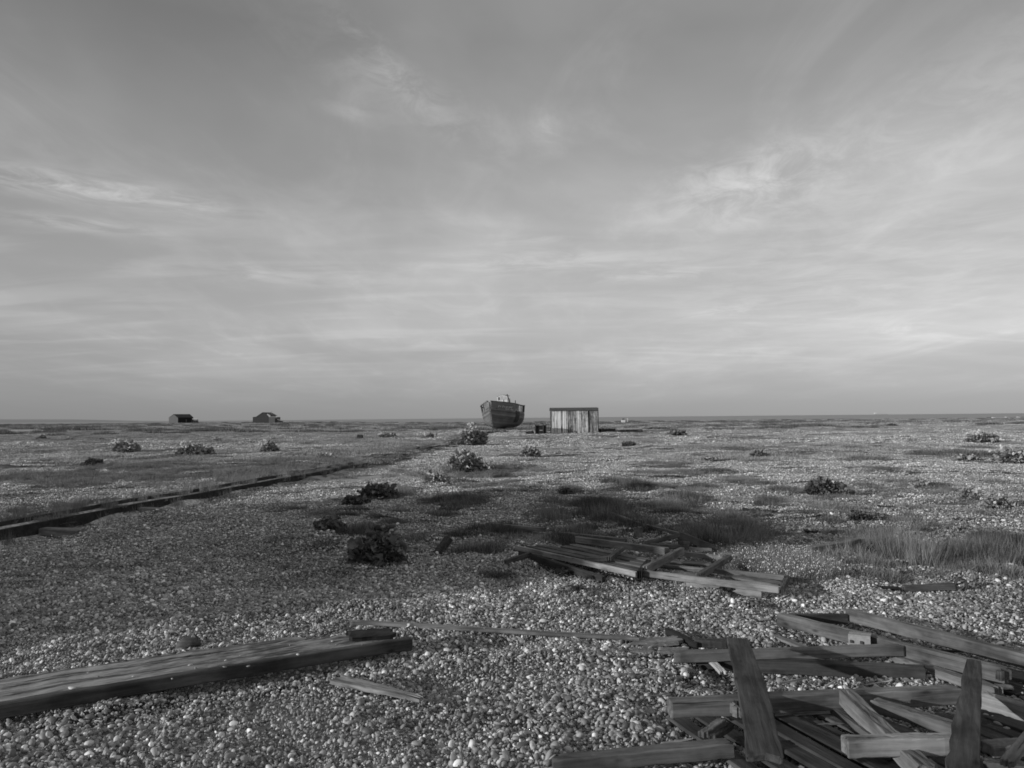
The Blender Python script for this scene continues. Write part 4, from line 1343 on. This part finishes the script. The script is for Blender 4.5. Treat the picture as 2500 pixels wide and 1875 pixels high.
nb('short_batten', (1712, 1797, .10), (1770, 1757, .12), .042, .03, 'wood_mid', 'upper one of two short crossed battens left of the dark leaning plank', cat='batten')
nb('short_batten', (1732, 1806, .09), (1787, 1768, .09), .036, .028, 'wood_dark', 'lower one of two short crossed battens left of the dark leaning plank', cat='batten')
nb('upper_beam', (1640, 1603, .10), (2208, 1586, .12), .06, .062, 'wood_mid', 'grey beam butting against the pale rail of the trough at right', nx=14, rag0=.05)
nb('dark_beam', (1645, 1612, .04), (2268, 1643, .06), .09, .075, 'wood_dark', 'dark beam half buried below the grey butting beam', nx=14, rag0=.06)
nb('dark_batten', (1690, 1570, .05), (1782, 1571, .06), .06, .05, 'wood_dark', 'dark batten disappearing behind the top of the leaning plank', cat='batten')
nb('pale_lath', (1850, 1539, .03), (1985, 1588, .03), .06, .018, 'wood_light', 'thin pale lath lying on the shingle above the grey butting beam', cat='lath', rag0=.05)
nb('speckled_board', (1716, 1592, .09), (1768, 1645, .04), .05, .02, 'wood_pale', 'short pale speckled board left of the dark leaning plank', cat='board', rag0=.02, rag1=.03)
nb('charred_stick', (1627, 1539, .05), (1708, 1576, .05), .05, .04, 'wood_tar', 'short charred stick above the splintered board pieces', cat='stick', rag0=.03, rag1=.03)
nb('splintered_board', (1535, 1572, .03), (1668, 1562, .05), .17, .018, 'wood_mid', 'widest splintered board piece at the left tip of the near heap', cat='board', rag0=.12, rag1=.08, ragb=.03, ny=6)
nb('splintered_board', (1530, 1590, .02), (1600, 1590, .03), .09, .016, 'wood_light', 'small splintered board piece, lowest at the left tip of the near heap', cat='board', rag0=.05, rag1=.04, ny=5)
nb('splintered_board', (1600, 1590, .04), (1690, 1588, .04), .10, .016, 'wood_light', 'splintered board piece touching the grey butting beam', cat='board', rag0=.06, rag1=.05, ny=5)
nb('splintered_board', (1550, 1608, .01), (1760, 1622, .01), .09, .02, 'wood_dark', 'dark splintered board flat below the pale splintered pieces', cat='board', rag0=.06, rag1=.05, ny=5)
_rs = random.Random(19)
for (px, py) in [(1600, 1640), (1660, 1680), (1820, 1690), (1905, 1668), (2010, 1680), (2110, 1672), (1690, 1705), (1580, 1700), (1760, 1560), (1850, 1512), (2010, 1545), (1480, 1580), (1950, 1775), (2090, 1860), (2200, 1660), (2290, 1590), (1610, 1820), (1950, 1860)]:
    ang = _rs.uniform(-.7, .7); ln = _rs.uniform(.07, .24)
    a_ = at(px, py, .03); b_ = a_ + Vector((math.cos(ang) * ln, math.sin(ang) * ln, _rs.uniform(-.005, .03)))
    nb('wood_splinter', a_, b_, _rs.uniform(.010, .03), _rs.uniform(.006, .012), _rs.choice(['wood_light', 'wood_mid', 'wood_dark', 'wood_pale']),
       'small splinter of broken wood among the stones of the near heap', cat='splinter', group='splinters around the near heap', rag0=.03, rag1=.04, taper=.4, nx=6, ny=3, roll=_rs.uniform(-.6, .6), bevel=False)
# trough at the right
def trough():
    root = empty('timber_trough', at(2250, 1570), 'long open timber trough running off the right edge of the near heap', 'trough')
    board('near_rail', (1900, 1510, .10), (2462, 1650, .12), .055, .085, 'wood_light', parent=root, nx=14, rag0=.05)
    board('far_rail', (2068, 1499, .10), (2580, 1632, .12), .06, .085, 'wood_light', parent=root, nx=14)
    board('base_board', (1930, 1513, .03), (2560, 1668, .04), .17, .02, 'wood_mid', parent=root, nx=14)
    board('end_board', (1915, 1510, .07), (2070, 1510, .08), .03, .07, 'wood_dark', parent=root)
    board('end_block', (2432, 1643, .14), (2466, 1651, .14), .075, .05, 'wood_mid', parent=root)
trough()
def bracket():
    p0 = at(2073, 1556, .14); p1 = at(2127, 1562, .14)
    root = empty('metal_bracket', (p0 + p1) / 2, 'light metal bracket with two bolts on the near rail of the trough', 'bracket')
    L = (p1 - p0).length; fr = Matrix.Translation(-root.location) @ frame_mat(p0, p1)
    o = mk('plate', *boxm((L / 2, -.045, -.01), (L, .006, .07)), M['metal'], root); o.matrix_local = fr
    o = mk('flange', *boxm((L / 2, -.005, .028), (L, .075, .006)), M['metal'], root); o.matrix_local = fr
    for t in (.15, .6):
        mb = MB(); mb.box((L * t, -.055, -.01), (.016, .014, .016)); o = mb.build('bolt', M['rust'], root); o.matrix_local = fr
bracket()
nb('low_plank', (2178, 1606, .05), (2440, 1690, .06), .075, .05, 'wood_mid', 'plank slanting down behind the ragged upright plank, below the trough', rag0=.03)
nb('right_beam', (2390, 1706, .16), (2540, 1748, .18), .06, .075, 'wood_light', 'brightest beam running off the right edge behind the ragged upright plank')
nb('stub_beam', (2402, 1828, .10), (2540, 1822, .10), .08, .05, 'wood_mid', 'grey beam stub at the right edge, level with the short pale beam')
nb('slanting_stick', (2455, 1868, .18), (2520, 1785, .18), .045, .03, 'wood_mid', 'slanting stick in the lower right corner', cat='stick')
nb('corner_beam', (2395, 1868, .08), (2540, 1880, .10), .06, .045, 'wood_mid', 'lowest beam in the lower right corner')
nb('dark_board', (2300, 1640, .02), (2560, 1700, .02), .22, .02, 'wood_tar', 'wide black board in the shadow below the trough end', cat='board')
nb('pale_chip', (2425, 1674, .04), (2476, 1678, .04), .05, .015, 'wood_pale', 'small pale chip of wood lying on the black board', cat='wood chip', rag0=.02, rag1=.02)
nb('shadow_board', (2380, 1760, .04), (2560, 1790, .03), .34, .02, 'wood_tar', 'broad black board standing in for the hole shadow under the brightest beam at the right edge', cat='board', ny=6)  # near-black board laid in to stand for the shadowed hole

# ------------------------------------------------------------------ timber: far heap
def far_panel_left():
    root = empty('boarded_panel', at(1420, 1380), 'tilted panel of long weathered boards at the left of the far heap', 'panel')
    a0 = at(1262, 1336, .14); b0 = at(1560, 1402, .085)
    side = Vector((b0.y - a0.y, -(b0.x - a0.x), 0)).normalized()
    if side.y < 0: side = -side
    r = random.Random(8)
    for k in range(5):
        w = .118
        sh = side * (.04 + k * .12)
        a = a0 + sh + (b0 - a0) * (.02 * k + (.12 if k > 2 else 0)); b = b0 + sh + (b0 - a0) * r.uniform(-.03, .02)
        a.z = Hs(a.x, a.y) + .13 + .006 * k; b.z = Hs(b.x, b.y) + .08 + .006 * k
        board('panel_board', a, b, w * r.uniform(.85, 1.02), .018, r.choice(['wood_mid', 'wood_sleeper', 'wood_mid']), parent=root, rag0=.06, rag1=.04, nx=12, roll=R(r.uniform(-3, 3)))  # darker woods put part of the heap's shade into the colour
    e = board('edge_batten', a0 + side * -.02, b0 + side * -.02, .03, .05, 'wood_pale', parent=root, nx=12)
    board('edge_beam', a0 + side * -.03 + Vector((.05, 0, -.06)), b0 + side * -.04 + Vector((-.3, 0, -.05)), .05, .07, 'wood_dark', parent=root, nx=12)  # dark beam set in where the panel has only a shadowed gap
    board('end_batten', (1561, 1404, .12), (1584, 1374, .14), .05, .07, 'wood_tar', parent=root)
far_panel_left()
def far_panel_right():
    root = empty('collapsed_framework', at(1760, 1400), 'low wooden frame of crossed beams, right part of the far heap', 'frame')
    board('front_beam', (1570, 1399, .12), (1908, 1441, .10), .05, .055, 'wood_pale', parent=root, nx=14, rag0=.04)
    board('face_board', (1672, 1424, .05), (1860, 1447, .05), .02, .09, 'wood_light', parent=root, nx=12, rag0=.05, rag1=.06)
    board('inner_beam', (1745, 1394, .10), (1920, 1411, .10), .05, .045, 'wood_light', parent=root, nx=12)
    board('inner_beam', (1615, 1382, .10), (1745, 1394, .10), .05, .04, 'wood_light', parent=root)
    board('rear_beam', (1664, 1351, .10), (1768, 1362, .10), .05, .045, 'wood_mid', parent=root)
    board('rear_beam', (1806, 1385, .06), (1892, 1392, .06), .05, .04, 'wood_mid', parent=root)
    board('cross_beam', (1572, 1392, .14), (1667, 1344, .16), .05, .075, 'wood_mid', parent=root)
    board('cross_beam', (1702, 1409, .12), (1782, 1361, .14), .05, .06, 'wood_mid', parent=root)
    board('end_beam', (1921, 1410, .08), (1906, 1447, .08), .04, .05, 'wood_dark', parent=root)
    for k, (a, b) in enumerate([((1640, 1400), (1740, 1408)), ((1600, 1370), (1740, 1378)), ((1770, 1405), (1915, 1428)), ((1690, 1415), (1840, 1434))]):
        board('floor_board', (a[0], a[1], .07), (b[0], b[1], .07), .16, .02, 'wood_mid', parent=root)
far_panel_right()
G2 = 'timber'
nb('top_lath', (1190, 1279, .06), (1333, 1294, .08), .07, .05, 'wood_light', 'lath sticking out furthest left above the far heap', cat='lath')
nb('upper_plank', (1366, 1303, .10), (1530, 1320, .12), .07, .05, 'wood_mid', 'upper one of two long planks across the top of the far heap', nx=12)
nb('square_beam', (1405, 1316, .16), (1630, 1346, .18), .07, .07, 'wood_light', 'lower and paler one of two long planks across the top of the far heap', nx=12, rag0=.03)
nb('bent_batten', (1425, 1366, .14), (1490, 1364, .15), .06, .05, 'wood_mid', 'short level batten on the boarded panel', cat='batten')
nb('bent_batten', (1486, 1365, .16), (1520, 1338, .20), .05, .04, 'wood_mid', 'short batten slanting up from the level one on the boarded panel', cat='batten')
nb('dark_stick', (1232, 1374, .05), (1296, 1353, .10), .05, .05, 'wood_dark', 'dark stick poking out under the left end of the boarded panel', cat='stick', rag0=.03)
nb('level_beam', (1585, 1331, .16), (1683, 1337, .16), .07, .05, 'wood_mid', 'short level beam behind the low wooden frame')
nb('peaked_beam', (1578, 1326, .14), (1662, 1306, .30), .05, .05, 'wood_mid', 'left leg of the low dark peak above the far heap')
nb('peaked_beam', (1655, 1305, .30), (1752, 1344, .12), .06, .08, 'wood_dark', 'right leg of the low dark peak above the far heap')
nb('thin_lath', (1674, 1339, .15), (1742, 1342, .14), .04, .03, 'wood_light', 'thin pale lath in front of the dark peak in the far heap', cat='lath')
nb('flat_board', (1748, 1347, .10), (1812, 1356, .08), .12, .03, 'wood_mid', 'short flat board right of the dark peak in the far heap', cat='board')
nb('wood_block', (1656, 1326, .20), (1684, 1333, .18), .08, .09, 'wood_light', 'light chunk of wood under the dark peak in the far heap', cat='block')
nb('thin_rail', (1450, 1238, .10), (1565, 1280, .10), .05, .04, 'wood_light', 'thin pale rail slanting through dark grass above the far heap', cat='lath')
nb('thin_rail', (1580, 1283, .10), (1668, 1305, .14), .04, .03, 'wood_mid', 'greyer thin rail continuing towards the dark peak of the far heap', cat='lath')
p = at(1556, 1322)
nb('stub_post', p + Vector((0, 0, -.05)), p + Vector((.03, .02, .20)), .11, .07, 'wood_sleeper', 'short upright post standing in the grass behind the far heap', cat='post')
p = at(1068, 1352)
nb('tilted_stub', p + Vector((-.02, 0, -.03)), p + Vector((.14, .12, .18)), .13, .06, 'wood_dark', 'tilted stub of dark board at the left end of a grass strip', cat='board')
nb('flat_lath', (1075, 1217, .03), (1165, 1211, .04), .14, .02, 'wood_light', 'flat lath in front of the small clump with upright leaves', cat='lath', rag0=.2)
nb('dark_splinter', (1073, 1308, .01), (1135, 1312, .01), .05, .02, 'wood_dark', 'thin dark splinter lying alone left of the far heap', cat='stick')
nb('log', (1972, 1347, .07), (2100, 1325, .12), .10, .10, 'wood_mid', 'grey log lying in tall grass right of the far heap', cat='log', rag0=.05, rag1=.05)
nb('log', (2085, 1350, .05), (2145, 1330, .08), .07, .07, 'wood_dark', 'darker log end half hidden in the palest tall grass', cat='log')
nb('low_beam', (2195, 1437, .02), (2338, 1432, .04), .08, .05, 'wood_dark', 'low dark beam ending at the rusty ring', cat='timber', rag0=.1)
nb('low_beam', (2060, 1434, .01), (2200, 1437, .01), .06, .03, 'wood_tar', 'black strip of timber continuing left from the low dark beam', cat='timber', rag0=.1)

def ring():
    p = at(2346, 1440)
    root = empty('rusty_ring', p, 'rusty round hoop standing at the right end of the low dark beam', 'hoop')
    v = []; f = []; n = 20; m = 6; Rr_, rr = .055, .009
    for i in range(n):
        a = 2 * math.pi * i / n
        for j in range(m):
            b = 2 * math.pi * j / m
            x = (Rr_ * (1 + .05 * math.sin(2 * a)) + rr * math.cos(b))
            v.append((x * math.cos(a), 2.2 * rr * math.sin(b), x * math.sin(a) + .045))
    for i in range(n):
        for j in range(m):
            f.append((i * m + j, ((i + 1) % n) * m + j, ((i + 1) % n) * m + (j + 1) % m, i * m + (j + 1) % m))
    mk('hoop', v, f, M['rust'], root, smooth=True)
    mb = MB(); mb.bar((-.05, .02, .03), (.05, .02, .07), .01, .01); mb.build('spoke', M['rust'], root)
ring()

# black sheet scraps
def scrap(px0, px1, py, hpx, label, name='sheet_scrap'):
    c = at((px0 + px1) / 2, py + hpx / 2); l = at(px0, py); r_ = at(px1, py)
    w = (r_.x - l.x) / 2; t = at((px0 + px1) / 2, py - hpx / 2); d = max(.08, (t.y - c.y) / 2)
    rr = random.Random(int(px0 + py)); n = 22
    v = [(0, 0, .03)]; f = []
    for i in range(n):
        a = 2 * math.pi * i / n; k = rr.uniform(.6, 1.05)
        v.append((w * k * math.cos(a), d * k * math.sin(a), rr.uniform(.004, .05)))
    for i in range(n): f.append((0, 1 + i, 1 + (i + 1) % n))
    o = mk(name, v, f, M['sheet'])
    o.location = Vector((c.x, (c.y + t.y) / 2, Hs(c.x, (c.y + t.y) / 2) + .03))
    s = o.modifiers.new('thickness', 'SOLIDIFY'); s.thickness = .012
    tag(o, label, 'sheet scrap')
scrap(1818, 1925, 1255, 14, 'largest torn black sheet scrap, nearest the far heap')
scrap(1840, 1905, 1268, 7, 'thin black sheet scrap just below the largest one')
scrap(2058, 2121, 1284, 9, 'black sheet scrap with a bright edge under the dark bushy plant')
scrap(2028, 2095, 1311, 9, 'black sheet scrap left of the tall pale grass')
scrap(1970, 2006, 1307, 6, 'small black sheet scrap left of the one by the tall pale grass')
scrap(2372, 2422, 1172, 8, 'lone dark sheet scrap on the bright shingle at far right')
scrap(2150, 2196, 1244, 6, 'dark strip of sheet above the dark bushy plant on the right')
scrap(1355, 1395, 1407, 14, 'dark rag of sheet below the boarded panel', 'sheet_scrap')
scrap(1430, 1490, 1421, 8, 'curved dark sheet scrap holding pebbles, below the far heap')
scrap(1758, 1795, 1450, 9, 'dark scrap under the front edge of the low wooden frame')
scrap(1395, 1430, 1449, 6, 'small dark scrap in the bright pebbles left of the low frame')
scrap(2320, 2400, 1276, 5, 'thin dark strip on the bright shingle near the right edge')

# ------------------------------------------------------------------ the hut whose shadow falls across the shingle (left of the view)
SUN_AZ = Vector((-.9, -.436, 0)).normalized(); SUN_EL = R(12.0)
def shadow_hut():
    u = -SUN_AZ; n = Vector((-u.y, u.x, 0))
    c = u * -11.2 + n * 10.9
    root = empty('tarred_cottage', (c.x, c.y, -.1), 'low tarred cottage just outside the left edge, throwing the long shadow', 'cottage')
    root.rotation_euler = (0, 0, math.atan2(u.y, u.x))
    hx, hy, he, hr = 3.0, 4.2, 3.0, 4.2
    v = [(-hx, -hy, 0), (hx, -hy, 0), (hx, hy, 0), (-hx, hy, 0), (-hx, -hy, he), (hx, -hy, he), (hx, hy, he), (-hx, hy, he), (0, -hy, hr), (0, hy, hr)]
    mk('wall', v, [(0, 1, 5, 8, 4), (1, 2, 6, 5), (2, 3, 7, 9, 6), (3, 0, 4, 7)], M['black_wall'], root)
    e = .25
    sl = (hr - he) / hx
    v = [(-hx - e, -hy - e, he - e * sl + .03), (0, -hy - e, hr + .03), (hx + e, -hy - e, he - e * sl + .03), (-hx - e, hy + e, he - e * sl + .03), (0, hy + e, hr + .03), (hx + e, hy + e, he - e * sl + .03)]
    o = mk('roof', v, [(0, 1, 4, 3), (1, 2, 5, 4)], M['grey_roof'], root)
    s = o.modifiers.new('thickness', 'SOLIDIFY'); s.thickness = .06; s.offset = 1
    for y in (-2.0, 1.6):
        w = mk('window', *boxm((hx + .01, y, 1.5), (.06, 1.1, 1.0)), M['white'], root)
        mk('pane', *boxm((hx + .03, y, 1.5), (.05, .95, .85)), M['dark'], w)
    mk('door', *boxm((hx + .01, .0, 1.0), (.06, .85, 1.95)), M['grey_wall'], root)
    mk('chimney', *boxm((-.4, 2.6, hr + .2), (.5, .5, 1.0)), M['grey_wall'], root)
shadow_hut()

# ------------------------------------------------------------------ light
sd = bpy.data.lights.new('sun', 'SUN'); sd.energy = 3.5; sd.angle = R(.8); sd.color = (1, 1, 1)
so = bpy.data.objects.new('sun', sd); C.objects.link(so)
dirv = Vector((-SUN_AZ.x * math.cos(SUN_EL), -SUN_AZ.y * math.cos(SUN_EL), -math.sin(SUN_EL)))
so.rotation_euler = dirv.to_track_quat('-Z', 'Y').to_euler(); so.location = (-20, -10, 20)

w = bpy.data.worlds.new('World'); scene.world = w; w.use_nodes = True
nt = w.node_tree
bg = nt.nodes['Background']; bg.inputs['Strength'].default_value = 0.1
sky = N(nt, 'ShaderNodeTexSky', sky_type='NISHITA'); sky.sun_disc = False
sky.sun_elevation = SUN_EL; sky.sun_rotation = math.atan2(SUN_AZ.x, SUN_AZ.y) % (2 * math.pi)
sky.air_density = 1.0; sky.dust_density = 2.0
bw = N(nt, 'ShaderNodeRGBToBW'); lk(nt, sky.outputs[0], bw.inputs[0])
tc = N(nt, 'ShaderNodeTexCoord')
D_ = tc.outputs['Generated']
sep = N(nt, 'ShaderNodeSeparateXYZ'); lk(nt, D_, sep.inputs[0])
X_, Y_, Z_ = sep.outputs
# tone with height above the horizon (haze at the foot, brightest just above it, then darker; unseen zenith raised to brighten the ground)
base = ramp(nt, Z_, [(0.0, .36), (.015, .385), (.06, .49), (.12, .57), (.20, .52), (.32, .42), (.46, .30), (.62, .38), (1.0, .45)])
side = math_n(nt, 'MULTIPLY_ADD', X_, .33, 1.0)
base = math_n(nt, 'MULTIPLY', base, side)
nis = math_n(nt, 'MULTIPLY', bw.outputs[0], SKYK if 'SKYK' in globals() else .05)
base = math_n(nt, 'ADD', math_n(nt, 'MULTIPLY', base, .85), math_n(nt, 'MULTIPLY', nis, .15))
# cirrus on a flat layer: coordinates on a plane high above the beach
zz = math_n(nt, 'MAXIMUM', math_n(nt, 'ADD', Z_, .10), .03)
cx = math_n(nt, 'DIVIDE', X_, zz); cy = math_n(nt, 'DIVIDE', Y_, zz)
cb = N(nt, 'ShaderNodeCombineXYZ'); lk(nt, cx, cb.inputs[0]); lk(nt, cy, cb.inputs[1])
pl = cb.outputs[0]
n1 = noise(nt, mapping(nt, pl, (.75, .42, 1), (0, 0, R(-10))), 1.0, 6, .5, .35)
n2 = noise(nt, mapping(nt, pl, (2.6, 1.25, 1), (0, 0, R(-38)), (3, 1, 0)), 1.0, 9, .62, .9)
n3 = noise(nt, mapping(nt, pl, (.9, 3.2, 1), (0, 0, R(6)), (8, 4, 0)), 1.0, 5, .5, .5)
c1 = ramp(nt, n1, [(.38, 0), (.68, 1)], 'EASE')
c2 = ramp(nt, n2, [(.45, 0), (.75, 1)], 'EASE')
c3 = ramp(nt, n3, [(.46, 0), (.72, 1)], 'EASE')
low = ramp(nt, Z_, [(0.02, 0), (.08, 1), (.22, .8), (.32, .1)])
cl = math_n(nt, 'MULTIPLY', c1, .10)
cl = math_n(nt, 'ADD', cl, math_n(nt, 'MULTIPLY', math_n(nt, 'MULTIPLY', c2, math_n(nt, 'MULTIPLY_ADD', c1, .75, .25)), .095))
cl = math_n(nt, 'ADD', cl, math_n(nt, 'MULTIPLY', math_n(nt, 'MULTIPLY', c3, low), .06))
fade = ramp(nt, Z_, [(0.01, 0), (.09, 1)])
cl = math_n(nt, 'MULTIPLY', cl, fade)
cl = math_n(nt, 'SUBTRACT', cl, math_n(nt, 'MULTIPLY', fade, .045))
# a few distinct brighter wisps
def wisp(px, py, sx, sy, tilt, amp, src):
    global cl
    d = ray(px, py).normalized()
    right = Vector((d.y, -d.x, 0)).normalized(); up = right.cross(d)
    a = Vector(right * math.cos(R(tilt)) + up * math.sin(R(tilt))); b = Vector(-right * math.sin(R(tilt)) + up * math.cos(R(tilt)))
    def dot(v):
        n = N(nt, 'ShaderNodeVectorMath', operation='DOT_PRODUCT'); lk(nt, D_, n.inputs[0]); n.inputs[1].default_value = v
        return n.outputs['Value']
    nrm = N(nt, 'ShaderNodeVectorMath', operation='NORMALIZE'); lk(nt, D_, nrm.inputs[0])
    u = math_n(nt, 'DIVIDE', dot(a), sx / F); v = math_n(nt, 'DIVIDE', dot(b), sy / F)
    r2 = math_n(nt, 'ADD', math_n(nt, 'MULTIPLY', u, u), math_n(nt, 'MULTIPLY', v, v))
    g = math_n(nt, 'EXPONENT', math_n(nt, 'MULTIPLY', r2, -1.0))
    g = math_n(nt, 'MULTIPLY', g, math_n(nt, 'GREATER_THAN', dot(d), 0.0))
    cl = math_n(nt, 'ADD', cl, math_n(nt, 'MULTIPLY', math_n(nt, 'MULTIPLY', g, src), amp))
nf = noise(nt, mapping(nt, D_, (11, 11, 70)), 1.0, 7, .66, .6)
nf2 = noise(nt, mapping(nt, D_, (16, 16, 34), (0, R(25), 0)), 1.0, 7, .66, .6)
sf = ramp(nt, nf, [(.35, 0), (.7, 1)], 'EASE'); sf2 = ramp(nt, nf2, [(.35, 0), (.7, 1)], 'EASE')
wisp(250, 470, 240, 30, -2, .24, sf)
wisp(330, 515, 230, 16, 1, -.06, sf)
wisp(190, 546, 130, 16, 0, .16, sf)
wisp(930, 145, 150, 30, -40, .09, sf2)
wisp(1020, 250, 280, 60, -25, .06, sf2)
wisp(850, 272, 60, 18, -12, .08, sf2)
wisp(1330, 315, 26, 34, 10, .12, sf2)
wisp(1820, 450, 190, 80, 12, .20, sf2)
wisp(1300, 640, 330, 30, 0, .12, sf)
wisp(650, 670, 260, 22, 0, .10, sf)
wisp(1600, 672, 120, 12, 2, .14, sf)
wisp(1300, 585, 80, 10, 0, .12, sf)
wisp(1760, 765, 70, 14, 10, .10, sf)
wisp(2100, 680, 500, 160, 8, .08, sf)
wisp(2300, 300, 380, 110, 30, .07, sf2)
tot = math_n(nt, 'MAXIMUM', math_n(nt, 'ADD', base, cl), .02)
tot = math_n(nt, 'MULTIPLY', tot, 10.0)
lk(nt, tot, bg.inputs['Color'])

scene.view_settings.view_transform = 'Standard'
scene.view_settings.look = 'None'
scene.view_settings.exposure = 0
scene.render.engine = 'CYCLES'
scene.cycles.filter_width = 1.7
scene.cycles.max_bounces = 4
scene.cycles.diffuse_bounces = 3
